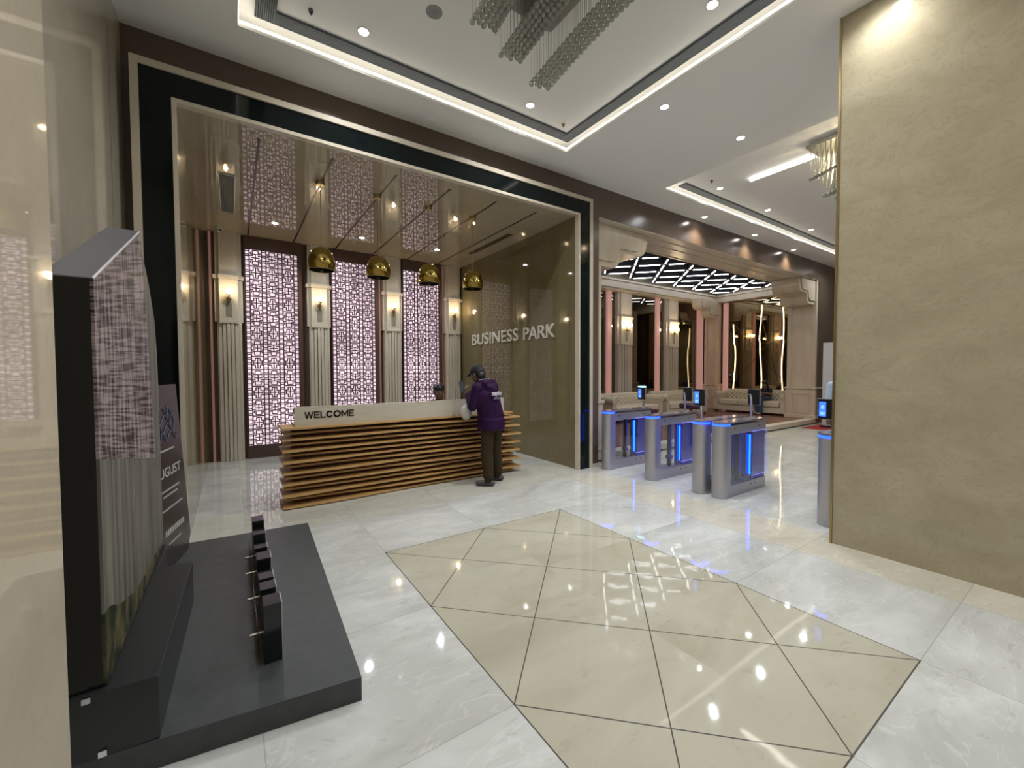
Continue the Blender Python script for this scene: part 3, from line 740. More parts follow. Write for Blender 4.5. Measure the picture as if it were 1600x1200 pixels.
def bracket(label, x, sx, y0, y1, ztop, width=1.35, drop=.62, name='corbel_bracket'):
    """stepped scallop bracket: profile in x-z, stepping out from the column"""
    k = width / 1.5; q = drop / .74; pts = [(0, 0), (0, -.74 * q), (.52 * k, -.74 * q)]
    for i in range(7):
        a = PI / 2 * i / 6; pts.append(((.52 + .20 * math.sin(a)) * k, (-.74 + .22 * (1 - math.cos(a))) * q))
    pts += [(.74 * k, -.46 * q), (.84 * k, -.42 * q), (1.25 * k, -.42 * q)]
    for i in range(7):
        a = PI / 2 * i / 6; pts.append(((1.25 + .22 * math.sin(a)) * k, (-.42 + .25 * (1 - math.cos(a))) * q))
    pts += [(1.50 * k, -.14 * q), (1.50 * k, 0)]
    poly = [(x + sx * p[0], ztop + p[1]) for p in pts]
    t = thing(name, label, 'bracket', (x, (y0 + y1) / 2, ztop))
    MB().prism(poly, y0, y1, 'y').build('bracket_body', stone, t, bevel=.01)
    e = MB()
    inner = [(x + sx * (p[0] * .86 + .02), ztop + p[1] * .86) for p in pts]
    e.prism(inner, y0 - .025, y0 + .01, 'y'); e.build('raised_face', stone, t, bevel=.006)
    return t
bracket('stepped scalloped stone bracket beside the black portal', 5.26, 1, 5.28, 5.90, 4.20, 1.5, .74)
bracket('stepped scalloped stone bracket above the far right column', 14.21, -1, 5.18, 5.90, 4.20, 1.05, .70)
bracket('stepped scalloped stone bracket on the back corner column', 14.83, -1, 8.45, 8.75, 4.12, 1.2, .62)

# back wall: mirrors, pink strips, pilasters
def panel(name, label, cat, mb, m, group=None):
    return tag(mb.build(name, m), label, cat, group)
g = 'smoked mirrors of the lounge back wall'
for x0, x1, lb in ((5.1, 9.50, 'smoked mirror at the left end of the lounge back wall'), (9.82, 10.0, 'narrow smoked mirror left of the first lounge pilaster'),
                   (10.74, 11.93, 'smoked mirror between the two lounge pilasters'), (12.2, 12.42, 'narrow smoked mirror left of the second lounge pilaster'), (13.2, 14.42, 'smoked mirror between the second lounge pilaster and the corner')):
    panel('wall_mirror', lb, 'mirror', MB().box(x0, x1, 9.03, 9.07, ZP, 4.06), mirror, g)
pink_l = mat('pink_led_lounge', (.42, .26, .22, 1), emit=(1, .5, .42, 1), es=.20)
for x0, x1, lb in ((9.62, 9.80, 'pink-lit vertical strip nearest the black portal'), (12.0, 12.18, 'pink-lit vertical strip left of the second lounge pilaster'), (14.44, 14.78, 'pink-lit vertical strip beside the back corner column')):
    panel('light_strip', lb, 'strip light', MB().box(x0, x1, 8.98, 9.06, ZP, 4.06), pink_l, 'pink-lit strips of the lounge')
panel('light_strip', 'pink-lit vertical strip at the corner of the zigzag-lit mirror wall', 'strip light', MB().box(15.28, 15.36, 8.34, 8.50, ZP, 4.08), pink_l, 'pink-lit strips of the lounge')
L0 = thing('pilaster', 'first fluted lounge pilaster, nearest the black portal', 'pilaster', (10.35, 9.0, ZP), 'stone pilasters of the lounge wall')
pilaster_parts(L0, 10.35, 8.86, ZP, 4.06, 2.42, 3.22, .36, 9.07)
dup(L0, (12.80, 9.0, ZP), 0, 'second fluted lounge pilaster, nearer the back corner')
sconce(10.35, 8.86, 2.98, 'double brass wall lamp on the first lounge pilaster', 'lounge wall lamps', (-.12, .12), 5)
sconce(12.80, 8.86, 2.98, 'double brass wall lamp on the second lounge pilaster', 'lounge wall lamps', (-.12, .12), 5)

# right end wall of the lounge: bronze mirror with wavering gold light lines
bm_ = mat('bronze_mirror', (.34, .27, .17, 1), rough=.03, metal=1)
panel('wall_mirror', 'tall bronze mirror behind the sofa where the woman sits', 'mirror', MB().box(15.36, 15.41, 5.98, 8.30, ZP, 4.10), bm_)
t = thing('mirror_frame_lines', 'thin dark crossing lines over the bronze mirror', 'mirror trim', (15.35, 7.1, ZP))
m = MB()
for a, b2 in (((5.98, .6), (8.2, 3.4)), ((8.2, 1.0), (5.98, 3.7)), ((5.98, 2.55), (8.2, 2.5)), ((6.4, .3), (7.3, 3.9))):
    m.bar((15.352, a[0], a[1]), (15.352, b2[0], b2[1]), .008)
m.build('line', mat('dark_gold_line', (.25, .18, .09, 1), rough=.2, metal=1), t)
gold_led = mat('gold_led_line', (1, .85, .6, 1), emit=(1, .80, .52, 1), es=4.5)
for i, (y, z0, z1, lb) in enumerate(((8.10, ZP + .5, 3.3, 'wavering gold light line at the left of the bronze mirror'), (7.18, ZP + .6, 3.95, 'wavering gold light line behind the seated woman'), (6.48, ZP + .6, 3.85, 'wavering gold light line near the big column'))):
    pts = []; zz = z0; k = 0
    while zz < z1 + .01:
        pts.append((15.335, y + .035 * math.sin(zz * 2.3 + i * 2) + (.02 if zz > 2.55 else 0), zz)); zz += .12
    o = MB().tube(pts, .008, 6).build('light_line', gold_led); tag(o, lb, 'strip light', 'gold light lines on the bronze mirror')

# LED grid hung from the lounge ceiling, laid at 45 degrees
t = thing('led_grid_ceiling', 'grid of white light tubes hanging on the diagonal under the lounge ceiling', 'ceiling light', (10, 7.3, 4.62))
cell = .767; U0, V0 = 10.93, .34; R2 = math.sqrt(2)
def xy(u, v): return ((u + v) / R2, (u - v) / R2)
ys0, ys1, xs0, xs1 = 6.55, 8.60, 5.9, 15.0
beams = MB(); segs = []
for i in range(-10, 16):
    for j in range(-3, 22):
        u, v = U0 + i * cell, V0 + j * cell
        for du, dv in ((cell, 0), (0, cell)):
            a, b2 = xy(u, v), xy(u + du, v + dv)
            mx, my = (a[0] + b2[0]) / 2, (a[1] + b2[1]) / 2
            if not (xs0 < mx < xs1 and ys0 < my < ys1): continue
            A = Vector((a[0], a[1], 4.51)); B = Vector((b2[0], b2[1], 4.51)); d = (B - A).normalized()
            A2 = A + d * .115; B2 = B - d * .115
            clipped = []
            for P, Q in ((A2, B2), (B2, A2)):
                if P.y > 8.58: P = P + (Q - P) * ((P.y - 8.58) / (P.y - Q.y))
                elif P.y < 6.60: P = P + (Q - P) * ((6.60 - P.y) / (Q.y - P.y))
                clipped.append(P)
            beams.bar(clipped[0] - d * .07, clipped[1] + d * .07, .075, .20)
            segs.append((clipped[0], clipped[1]))
beams.build('grid_frame', mat('grid_dark_grey', (.05, .055, .07, 1), rough=.3), t)
eye = Vector((0, 0, EYE)); segs.sort(key=lambda s: ((s[0] + s[1]) / 2 - eye).length)
rest = MB()
for k, (A, B) in enumerate(segs):
    A = A - Vector((0, 0, .108)); B = B - Vector((0, 0, .108))
    if (A - B).length < .1: continue
    if k < 100: MB().bar(A, B, .023, .018).build('light_tube', white_tube, t)
    else: rest.bar(A, B, .023, .018)
if rest.v: tag(rest.build('light_tube', white_tube, t), kind='stuff')
h = MB()
for x, y in ((6.6, 6.6), (8.6, 6.6), (10.6, 6.6), (12.6, 6.6), (14.4, 6.6), (6.6, 8.2), (8.6, 8.2), (10.6, 8.2), (12.6, 8.2), (14.4, 8.2)): h.tube([(x, y, 4.45), (x, y, 4.62)], .004, 5)
h.build('hanging_wire', steel, t)

# sofas
cream = mat('cream_leather', (.70, .62, .48, 1), rough=.38, bump=.08, bscale=30)
button_m = mat('leather_button', (.16, .12, .08, 1), rough=.4)
def sofa(label, wd, loc, rz):
    """chesterfield facing -y, back at y=0, front at y=-.85, base z=0"""
    t = thing('chesterfield_sofa', label, 'sofa', (0, 0, 0), 'cream tufted sofas in the lounge')
    D = .86; hw = wd / 2
    m = MB(); m.box(-hw + .1, hw - .1, -D + .03, -.1, .05, .24); m.build('base', cream, t, bevel=.015)
    n = max(2, round((wd - .44) / .75)); cw = (wd - .44) / n
    for i in range(n):
        x0 = -hw + .22 + i * cw
        MB().box(x0 + .004, x0 + cw - .004, -D + .0, -.22, .245, .44).build('seat_cushion', cream, t, bevel=.04)
    # tufted back
    m = MB(); nx = int((wd - .3) / .03); nz = 16; x0 = -hw + .15; x1 = hw - .15
    vs = []; bt = MB(); sx, sz = .15, .13
    for j in range(nz + 1):
        for i in range(nx + 1):
            x = x0 + (x1 - x0) * i / nx; z = .42 + .30 * j / nz
            a = abs(math.sin(PI * (x / sx + z / sz))) ; b2 = abs(math.sin(PI * (x / sx - z / sz)))
            vs.append((x, -.205 - .065 * (a * b2) ** .6 + .05 * max(0, (z - .66)) / .06, z))
    fs = [(j * (nx + 1) + i, j * (nx + 1) + i + 1, (j + 1) * (nx + 1) + i + 1, (j + 1) * (nx + 1) + i) for j in range(nz) for i in range(nx)]
    m.add(vs, fs, True)
    m.box(x0, x1, -.20, -.03, .10, .70)
    m.tube([(x0, -.12, .71), (x1, -.12, .71)], .075, 14); m.build('backrest', cream, t, sharp=70)
    k = 0
    for q in range(int((wd) / sx) * 2 + 4):
        for r in range(1, 6):
            x = -hw + q * sx / 2; z = .42 + r * sz / 2 - .02
            if (q + r) % 2 == 0 and x0 + .04 < x < x1 - .04 and z < .70: bt.ell((x, -.225, z), (.017, .008, .017), 8, 6)
    tag(bt.build('button', button_m, t), kind='stuff')
    for sgn in (-1, 1):
        m = MB(); xa = sgn * (hw - .11)
        m.box(xa - .08, xa + .08, -D + .02, -.03, .06, .56); m.tube([(xa + sgn * .015, -D, .60), (xa + sgn * .015, -.04, .60)], .10, 18)
        m.build('arm', cream, t, bevel=.01, sharp=50)
        sc = MB(); pts = []
        for q in range(15):
            a = q / 14 * 2.2 * PI; r = .085 * (1 - q / 18); pts.append((xa + sgn * .015 + r * math.cos(a), -D - .006, .60 + r * math.sin(a)))
        sc.tube(pts, .007, 5); sc.tube([(xa - .075, -D + .01, .08), (xa - .075, -D + .01, .52)], .007, 5); sc.build('scroll_piping', cream, t)
        for yy in (-D + .08, -.1): MB().cyl((xa, yy, 0), .025, 0, .06, 10).build('foot', black_paint, t)
    t.location = (loc[0], loc[1], loc[2]); t.rotation_euler = (0, 0, rz)
    return t
sofa('cream tufted sofa on the left of the lounge back wall', 2.25, (9.75, 8.72, ZP), 0)
sofa('cream tufted sofa in the middle of the lounge back wall', 2.3, (12.15, 8.72, ZP), 0)
sofa('cream tufted sofa under the bronze mirror with the woman on it', 2.42, (15.26, 7.16, ZP), -PI / 2)

# low dark purple tables
purp = mat('dark_purple_leather', (.055, .02, .055, 1), rough=.3)
t = thing('round_pouf_table', 'dark round table in front of the middle sofa', 'table', (10.55, 6.75, ZP))
MB().lathe([(.0005, .0), (.16, 0), (.15, .02), (.03, .04), (.03, .40)], (10.55, 6.75, ZP), 24).build('base', steel_dark, t)
MB().lathe([(.0005, .40), (.29, .40), (.31, .43), (.31, .50), (.29, .53), (.0005, .53)], (10.55, 6.75, ZP), 32).build('top', purp, t)
t = thing('side_table', 'small dark square table between the two wall sofas', 'table', (8.8, 6.75, ZP))
MB().box(8.66, 8.94, 6.62, 6.88, ZP + .32, ZP + .47).build('top', purp, t, bevel=.01)
for x in (8.70, 8.90):
    for y in (6.66, 6.84): MB().box(x - .012, x + .012, y - .012, y + .012, ZP, ZP + .32).build('leg', steel_dark, t)

# red carpet and banner beyond
o = MB().box(12.9, 16.5, 3.9, 4.97, 0.0, .008).build('floor_mat', mat('red_carpet', (.35, .03, .03, 1), rough=.9, bump=.3, bscale=200)); tag(o, 'red carpet runner on the marble beyond the turnstiles', 'carpet')
t = thing('standing_banner', 'plain white standing banner past the turnstiles, half hidden by the pillar', 'banner', (13.6, 4.62, 0))
MB().box(13.58, 13.62, 4.28, 4.72, .06, 2.34).build('panel', mat('white_banner', (.55, .55, .58, 1), rough=.5), t)
MB().box(13.48, 13.72, 4.26, 4.74, 0, .06).build('base', black_paint, t, bevel=.01)
# ---------------------------------------------------------------- turnstiles
def pane_mat(name, tint, gloss=.10):
    m = bpy.data.materials.new(name); m.use_nodes = True; nt = m.node_tree
    for n in list(nt.nodes):
        if n.type != 'OUTPUT_MATERIAL': nt.nodes.remove(n)
    out = nt.nodes['Material Output']
    tr = nt.nodes.new('ShaderNodeBsdfTransparent'); tr.inputs[0].default_value = tint
    gl = nt.nodes.new('ShaderNodeBsdfGlossy'); gl.inputs['Roughness'].default_value = .02
    lf = nt.nodes.new('ShaderNodeLayerWeight'); lf.inputs[0].default_value = .5
    pw = nt.nodes.new('ShaderNodeMath'); pw.operation = 'POWER'; pw.inputs[1].default_value = 3.0; nt.links.new(lf.outputs['Facing'], pw.inputs[0])
    lw = nt.nodes.new('ShaderNodeMath'); lw.operation = 'MULTIPLY_ADD'; lw.inputs[1].default_value = .5; lw.inputs[2].default_value = .04; nt.links.new(pw.outputs[0], lw.inputs[0])
    mx = nt.nodes.new('ShaderNodeMixShader'); nt.links.new(lw.outputs[0], mx.inputs[0]); nt.links.new(tr.outputs[0], mx.inputs[1]); nt.links.new(gl.outputs[0], mx.inputs[2])
    nt.links.new(mx.outputs[0], out.inputs[0]); return m
clear = pane_mat('clear_pane', (.93, .95, .97, 1))
smoke_pane = pane_mat('blue_grey_pane', (.45, .47, .62, 1))
blue_em = mat('blue_led', (.1, .3, 1, 1), emit=(.002, .022, 1, 1), es=5)
blue_em2 = mat('blue_led_bar', (.1, .5, 1, 1), emit=(0, .045, 1, 1), es=6)
edge_em = mat('lit_glass_edge', (.5, .5, 1, 1), emit=(.18, .20, 1, 1), es=.7)
sensor = mat('black_sensor', (.01, .01, .012, 1), rough=.2)
def turnstile(label, x, y, flaps):
    """front at low x; flaps: +1 / -1 sides carrying a swing panel"""
    t = thing('turnstile', label, 'turnstile', (x, y, 0), 'steel turnstiles with blue lights')
    H = .94; r = .098
    m = MB(); pts = []
    for k in range(17):
        a = PI / 2 + PI * k / 16; pts.append((x + r * math.cos(a), y + r * math.sin(a)))
    pts += [(x + .07, y - r), (x + .07, y + r)]
    m.prism(pts, 0, H - .035, 'z', True); m.build('front_column', steel, t, sharp=40)
    m = MB(); p2 = [(x + (px - x) * 1.03, y + (py_ - y) * 1.03) for px, py_ in pts[:17]] + [(x + .05, y - r * 1.03), (x + .05, y + r * 1.03)]
    m.prism(p2, H - .035, H - .008, 'z'); m.build('ring_light', blue_em, t)
    p3 = [(x + (px - x) * 1.06, y + (py_ - y) * 1.06) for px, py_ in pts[:17]] + [(x + .98, y - r * 1.02), (x + .98, y + r * 1.02)]
    MB().prism(p3, H - .008, H + .012, 'z').build('top_cover', mat('top_glass', (.34, .33, .40, 1), rough=.14, metal=.6), t)
    m = MB(); m.box(x + .07, x + .97, y - .09, y + .09, .79, H - .035); m.build('upper_beam', steel, t, bevel=.004)
    m = MB(); m.box(x + .07, x + .97, y - .09, y + .09, 0, .15); m.build('lower_beam', steel, t, bevel=.004)
    m = MB(); m.box(x + .64, x + .97, y - .075, y + .075, .15, .79); m.build('end_cabinet', mat('blue_glow_cabinet', (.11, .10, .46, 1), rough=.2, metal=.3), t)  # blue glow of the LED bars put into the cabinet's colour
    m = MB(); m.box(x + .09, x + .63, y - .088, y - .083, .15, .79); m.box(x + .09, x + .63, y + .083, y + .088, .15, .79); m.build('glass_side', clear, t)
    m = MB(); m.box(x + .395, x + .425, y - .03, y + .03, .15, .79); m.box(x + .38, x + .44, y - .04, y + .04, .26, .31); m.build('hinge_post', steel_dark, t)
    m = MB()
    for sx_, zz in ((.16, .86), (.30, .79), (.78, .86), (.58, .10), (.70, .10)):
        for sd in (-1, 1): m.cyl((x + sx_, y + sd * .09, zz), .010, -.003, .003, 10, 'y')
    m.build('sensor', sensor, t)
    for sd in flaps:
        yy = y + sd * .10
        MB().cyl((x + .50, yy - sd * .045, 0), .016, .16, .80, 12).build('hinge_tube', steel_dark, t)
        MB().cyl((x + .52, yy, 0), .011, .24, .76, 10).build('led_bar', blue_em2, t)
        f = MB(); xa, xb, rr = x + .53, x + .93, .06; q = [(xa, .22)]
        q += [(xb - rr * (1 - math.sin(a)), .22 + rr * (1 - math.cos(a))) for a in [PI / 2 * k / 5 for k in range(6)]]
        q += [(xb - rr * (1 - math.cos(a)), .80 - rr * (1 - math.sin(a))) for a in [PI / 2 * k / 5 for k in range(6)]]
        q += [(xa, .80)]
        f.prism(q, yy + sd * .02, yy + sd * .028, 'y'); f.build('glass_flap', clear, t)
        e = MB(); e.tube([(a, yy + sd * .024, b2) for a, b2 in q], .003, 5); e.build('flap_edge', edge_em, t)
    return t
turnstile('turnstile nearest the black portal edge, its blue bar facing the next lane', 5.05, 4.70, (-1,))
turnstile('second turnstile from the black portal, standing alone with a rounded glass flap', 5.07, 3.86, (-1, 1))
turnstile('left one of the two turnstiles standing side by side, mostly its steel column showing', 5.05, 3.09, (1,))
turnstile('right one of the two turnstiles standing side by side, largest in full view', 5.06, 2.83, (-1,))
turnstile('turnstile half hidden by the beige pillar at the right', 5.06, 1.68, ())

screen_em = mat('blue_screen', (.1, .3, .9, 1), emit=(.02, .10, .95, 1), es=1.0)
screen_em2 = mat('pale_blue_screen', (.3, .5, .9, 1), emit=(.12, .32, 1, 1), es=.9)
teal_em = mat('teal_light', (.5, .9, 1, 1), emit=(.35, .9, 1, 1), es=5)
def reader(label, x, y, zc, face, teal=False, off=0.0, sc=1.0):
    """tablet on a pole standing on a turnstile; face -1 looks towards the entrance"""
    t = thing('face_reader', label, 'access reader', (x, y, .952), 'tablets on poles over the turnstiles')
    w_, h_ = .075 * sc, .105 * sc
    MB().cyl((x, y, 0), .035, .952, .962, 16).build('base_plate', steel, t)
    m = MB()
    if face < 0: m.tube([(x, y, .96), (x, y, zc - .02), (x - .01, y, zc)], .016, 10)
    else: m.tube([(x, y, .96), (x, y, zc - .04), (x - .01, y, zc + .01), (x - .035, y, zc + .04)], [.016, .016, .017, .012], 10)
    m.build('pole', chrome, t)
    xx = x + face * .04 + (.035 if face > 0 else 0)
    m = MB(); m.box(xx - .014, xx + .014, y + off - w_, y + off + w_, zc - h_, zc + h_); m.build('tablet_body', mat('tablet_black', (.015, .016, .02, 1), rough=.15), t, bevel=.004)
    m = MB(); m.box(xx - .010, xx + .010, y + off - w_ - .004, y + off + w_ + .004, zc - h_ - .004, zc + h_ + .004); m.build('steel_rim', steel, t)
    xs = xx + face * .0155
    if face < 0:
        MB().box(xs - .001, xs + .001, y + off + .002, y + off + w_ - .012, zc - h_ * .72, zc + h_ * .72).build('screen', screen_em, t)
        MB().ell((xs - .001, y + off + w_ * .42, zc + .02), (.001, .016, .022), 10, 8).build('face_icon', screen_em2, t); MB().box(xs - .0025, xs - .001, y + off + w_ * .15, y + off + w_ * .7, zc - .065, zc - .03).build('screen_button', screen_em2, t)
    if teal:
        MB().box(xx - .02, xx + .02, y + off - w_ * .9, y + off + w_ * .9, zc + h_ + .004, zc + h_ + .018).build('status_light', teal_em, t)
        MB().box(xx - .012, xx + .02, y + off - w_ * .6, y + off + w_ * .6, zc + h_ + .018, zc + h_ + .045).build('camera_head', mat('teal_grey', (.08, .16, .16, 1), rough=.3), t)
    return t
reader('tablet with a glowing teal top on the turnstile by the black portal', 5.93, 4.70, 1.20, -1, True)
reader('back of a tablet on a curved chrome stem, beside the round dark table', 5.87, 3.86, 1.22, 1)
reader('tablet with a blue face screen over the paired turnstiles', 5.06, 3.09, 1.245, -1)
reader('back of a tablet on a curved chrome stem in front of the seated woman', 5.81, 2.83, 1.23, 1)
reader('tablet with a blue face screen against the edge of the beige pillar', 5.14, 1.68, 1.19, -1, off=.05)

# ---------------------------------------------------------------- chandeliers
crystal = mat('smoky_crystal', (.50, .52, .47, 1), rough=.12, trans=.55, ior=1.5, spec=.8)
rod_m = mat('glass_rod', (.62, .63, .56, 1), rough=.15, trans=.35, spec=.9)
def ball_mesh(r):
    return MB().ell((0, 0, 0), (r, r, r), 14, 10).mesh('crystal_ball')
def chandelier(label, cx, cy, zt, bands, y0, y1, zb, rods, dx=.022, dy=.026, arc=.156):
    """bands: (x0,x1,z) strips of balls along y; rods: (x0,x1) curtains along y"""
    t = thing('chandelier', label, 'chandelier', (cx, cy, zt), 'crystal chandeliers')
    x0 = min(b[0] for b in bands) - .05; x1 = max(b[1] for b in bands) + .04
    MB().box(x0, x1, y0 - .05, y1 + .05, zt - .04, zt - .001).build('ceiling_plate', mat('mirror_plate', (.34, .33, .30, 1), rough=.4, metal=.6), t)
    balls = []; pitch = .047; strings = MB()
    for bx0, bx1, zz, *ye in bands:
        yend = ye[0] if ye else y1
        nx = max(1, round((bx1 - bx0) / pitch)); ny = int((y1 - y0) / .05)
        for j in range(ny + 1):
            for i in range(nx + 1):
                x = bx0 + (bx1 - bx0) * i / nx; y = yend - j * .05 - (.02 if i % 2 else 0)
                z = zz + .035 * i / max(1, nx) + .10 * math.sin(PI * min(1, (y1 - y) / (y1 - y0)))
                balls.append(Vector((x, y, z)))
    balls.sort(key=lambda p: 0 if False else -p.y)
    me = ball_mesh(.0235); me.materials.append(crystal); big = MB(); strs = MB()
    for k, p in enumerate(balls):
        strs.tube([(p.x, p.y, p.z + .02), (p.x, p.y, zt - .03)], .0014, 3, cap=False)
        if k < 100:
            o = bpy.data.objects.new('crystal_ball', me); C.objects.link(o); o.parent = t
            o.location = p - Vector((cx, cy, zt))
        else: big.ell(p, (.0235,) * 3, 10, 7)
    if big.v:
        tag(big.build('crystal_ball', crystal, t), kind='stuff')
    tag(strs.build('ball_string', rod_m, t), kind='stuff')
    rp = []
    for rx0, rx1, ry1 in rods:
        nx = max(1, round((rx1 - rx0) / dx)); ny = int((ry1 - y0) / dy)
        for i in range(nx + 1):
            for j in range(ny + 1):
                x = rx0 + (rx1 - rx0) * i / nx; y = ry1 - j * dy - dy / 2 * (i % 2)
                z = zb + .03 + arc * math.sin(PI * min(1, (ry1 - y) / (ry1 - y0) * .9)) + (.05 * i if dx < .03 else .02 * abs(i - nx * .55))
                rp.append((x, y, z))
    rp.sort(key=lambda p: -p[1]); rest = MB()
    for k, (x, y, z) in enumerate(rp):
        mb = MB() if k < 100 else rest
        mb.tube([(x, y, z), (x, y, zt - .03)], .0046, 5)
        mb.ell((x, y, z), (.006, .006, .009), 6, 5)
        if k < 100: mb.build('glass_rod', rod_m, t)
    if rest.v: tag(rest.build('glass_rod', rod_m, t), kind='stuff')
    return t
chandelier('large crystal chandelier with rows of smoky balls and glass rods, over the floor slabs', 2.08, 2.1, ZT,
           ((1.60, 1.80, 4.27, 2.90), (1.95, 2.15, 4.27, 3.04), (2.36, 2.56, 4.27, 3.16)), .9, 3.12, 4.30, ((1.83, 1.92, 2.93), (2.18, 2.33, 3.06)))
c2 = chandelier('smaller warm sparkling crystal chandelier cut off by the beige pillar', 8.3, 2.3, ZT - .055,
           ((6.98, 7.06, 4.34), (7.46, 7.60, 4.22), (7.95, 8.10, 4.30)), 1.4, 2.62, 4.24, ((6.92, 8.25, 2.60), ), .07, .06, .05)
for x, y in ((7.1, 2.4), (7.35, 1.9), (7.9, 2.2)): lamp('POINT', 'bulb', (x, y, 4.55), 6, (1, .80, .5), c2, .02)

# ---------------------------------------------------------------- dark display on the left
stone_dark = mat('dark_display_board', (.045, .050, .052, 1), rough=.42, var=.15, vscale=14)
gloss_black = mat('gloss_black_acrylic', (.008, .010, .010, 1), rough=.12)
t = thing('display_platform', 'low dark grey platform under the tower display, on the floor at left', 'platform', (0, 3.2, 0))
MB().prism([(.491, 2.043), (.585, 4.46), (-.60, 4.53), (-.68, 2.205)], 0, .118, 'z').build('platform_body', stone_dark, t, bevel=.002)
t = thing('display_plinth', 'black box plinth on the dark platform under the tower panel', 'plinth', (-.4, 2.8, .118))
MB().prism([(-.273, 2.157), (-.236, 3.352), (-.41, 3.37), (-.41, 3.80), (-.64, 3.80), (-.64, 2.19)], .118, .374, 'z').build('plinth_body', mat('black_plinth', (.016, .018, .019, 1), rough=.32), t, bevel=.002)
m = MB(); m.box(-.495, -.47, 2.160, 2.185, .350, .372); m.box(-.455, -.43, 2.160, 2.182, .125, .148); m.build('corner_clip', chrome, t)

def tower_print():
    m = bpy.data.materials.new('printed_tower_picture'); m.use_nodes = True; nt = m.node_tree; b = nt.nodes['Principled BSDF']; L = nt.links.new
    tc = nt.nodes.new('ShaderNodeTexCoord')
    def noise(sc, scale, det=3):
        mp = nt.nodes.new('ShaderNodeMapping'); mp.inputs['Scale'].default_value = sc; L(tc.outputs['Object'], mp.inputs[0])
        n = nt.nodes.new('ShaderNodeTexNoise'); n.inputs['Scale'].default_value = scale; n.inputs['Detail'].default_value = det; L(mp.outputs[0], n.inputs['Vector']); return n.outputs['Fac']
    def ramp(f, a, ca, b_, cb):
        r = nt.nodes.new('ShaderNodeValToRGB'); e = r.color_ramp.elements; e[0].position = a; e[0].color = ca; e[1].position = b_; e[1].color = cb; L(f, r.inputs[0]); return r.outputs[0]
    def M(op, a, c):
        n = nt.nodes.new('ShaderNodeMath'); n.operation = op
        for i, v in enumerate((a, c)):
            if isinstance(v, (int, float)): n.inputs[i].default_value = v
            else: L(v, n.inputs[i])
        return n.outputs[0]
    def mix(f, a, c):
        q = nt.nodes.new('ShaderNodeMixRGB'); L(f, q.inputs[0]); L(a, q.inputs[1]) if not isinstance(a, tuple) else setattr(q.inputs[1], 'default_value', a)
        L(c, q.inputs[2]) if not isinstance(c, tuple) else setattr(q.inputs[2], 'default_value', c); return q.outputs[0]
    sp = nt.nodes.new('ShaderNodeSeparateXYZ'); L(tc.outputs['Object'], sp.inputs[0])
    wv = M('DIVIDE', M('SUBTRACT', sp.outputs[2], 1.6), M('SUBTRACT', sp.outputs[1], .29)); uv = M('DIVIDE', -6.0, M('SUBTRACT', sp.outputs[1], .29))
    pc = nt.nodes.new('ShaderNodeCombineXYZ'); L(uv, pc.inputs[1]); L(wv, pc.inputs[2])
    def noise2(sc, scale, det=3):
        mp = nt.nodes.new('ShaderNodeMapping'); mp.inputs['Scale'].default_value = sc; L(pc.outputs[0], mp.inputs[0])
        n = nt.nodes.new('ShaderNodeTexNoise'); n.inputs['Scale'].default_value = scale; n.inputs['Detail'].default_value = det; L(mp.outputs[0], n.inputs['Vector']); return n.outputs['Fac']
    hz = noise2((1, 1.4, 95), 1.6, 3); vt = noise2((1, 14, 6), 1.6, 3); big = noise((1, 1, 1), 1.4, 1)
    h1 = ramp(hz, .42, (0, 0, 0, 1), .56, (1, 1, 1, 1)); v1 = ramp(vt, .42, (0, 0, 0, 1), .58, (1, 1, 1, 1))
    s = M('MULTIPLY', M('ADD', h1, v1), .5)
    woven = ramp(s, .05, (.030, .022, .024, 1), 1, (.38, .31, .30, 1))
    streak = ramp(noise((1, 30, .8), 1.2, 2), .35, (.10, .095, .08, 1), .7, (.24, .225, .19, 1))
    trees = ramp(noise((1, 8, 5), 1.6, 5), .38, (.02, .03, .015, 1), .66, (.14, .12, .06, 1))
    zz = M('ADD', sp.outputs[2], M('MULTIPLY', sp.outputs[1], .17))
    low = M('LESS_THAN', zz, 1.64)
    side = M('GREATER_THAN', M('ADD', sp.outputs[1], M('MULTIPLY', sp.outputs[2], .22)), 3.80)
    c = mix(M('MAXIMUM', low, side), woven, streak)
    c = mix(M('LESS_THAN', M('ADD', zz, M('MULTIPLY', big, .3)), 1.15), c, trees)
    L(c, b.inputs['Base Color']); b.inputs['Roughness'].default_value = .5; b.inputs['Specular IOR Level'].default_value = .15
    bp = nt.nodes.new('ShaderNodeBump'); bp.inputs['Strength'].default_value = .05; bp.inputs['Distance'].default_value = .004
    L(vt, bp.inputs['Height']); L(bp.outputs['Normal'], b.inputs['Normal']); return m
t = thing('tower_display_panel', 'tall black slab with slanted grey top and a printed woven tower picture', 'display', (-.48, 3.0, .374))
out = [(2.20, .377), (2.20, 1.953), (3.237, 2.414), (3.30, 2.31), (3.50, 2.17), (3.70, 1.95), (3.77, 1.72), (3.79, 1.45), (3.80, .377)]
MB().prism(out, -.565, -.440, 'x').build('slab', gloss_black, t, bevel=.0015)
MB().prism([(a if a > 2.21 else a + .004, z if z > .4 else z + .003) for a, z in out], -.440, -.430, 'x').build('printed_face', tower_print(), t)
d = Vector((0, 3.237 - 2.20, 2.414 - 1.953)).normalized(); n_ = Vector((0, -d.z, d.y))
m = MB(); a = Vector((0, 2.20, 1.953)); b2 = Vector((0, 3.237, 2.414))
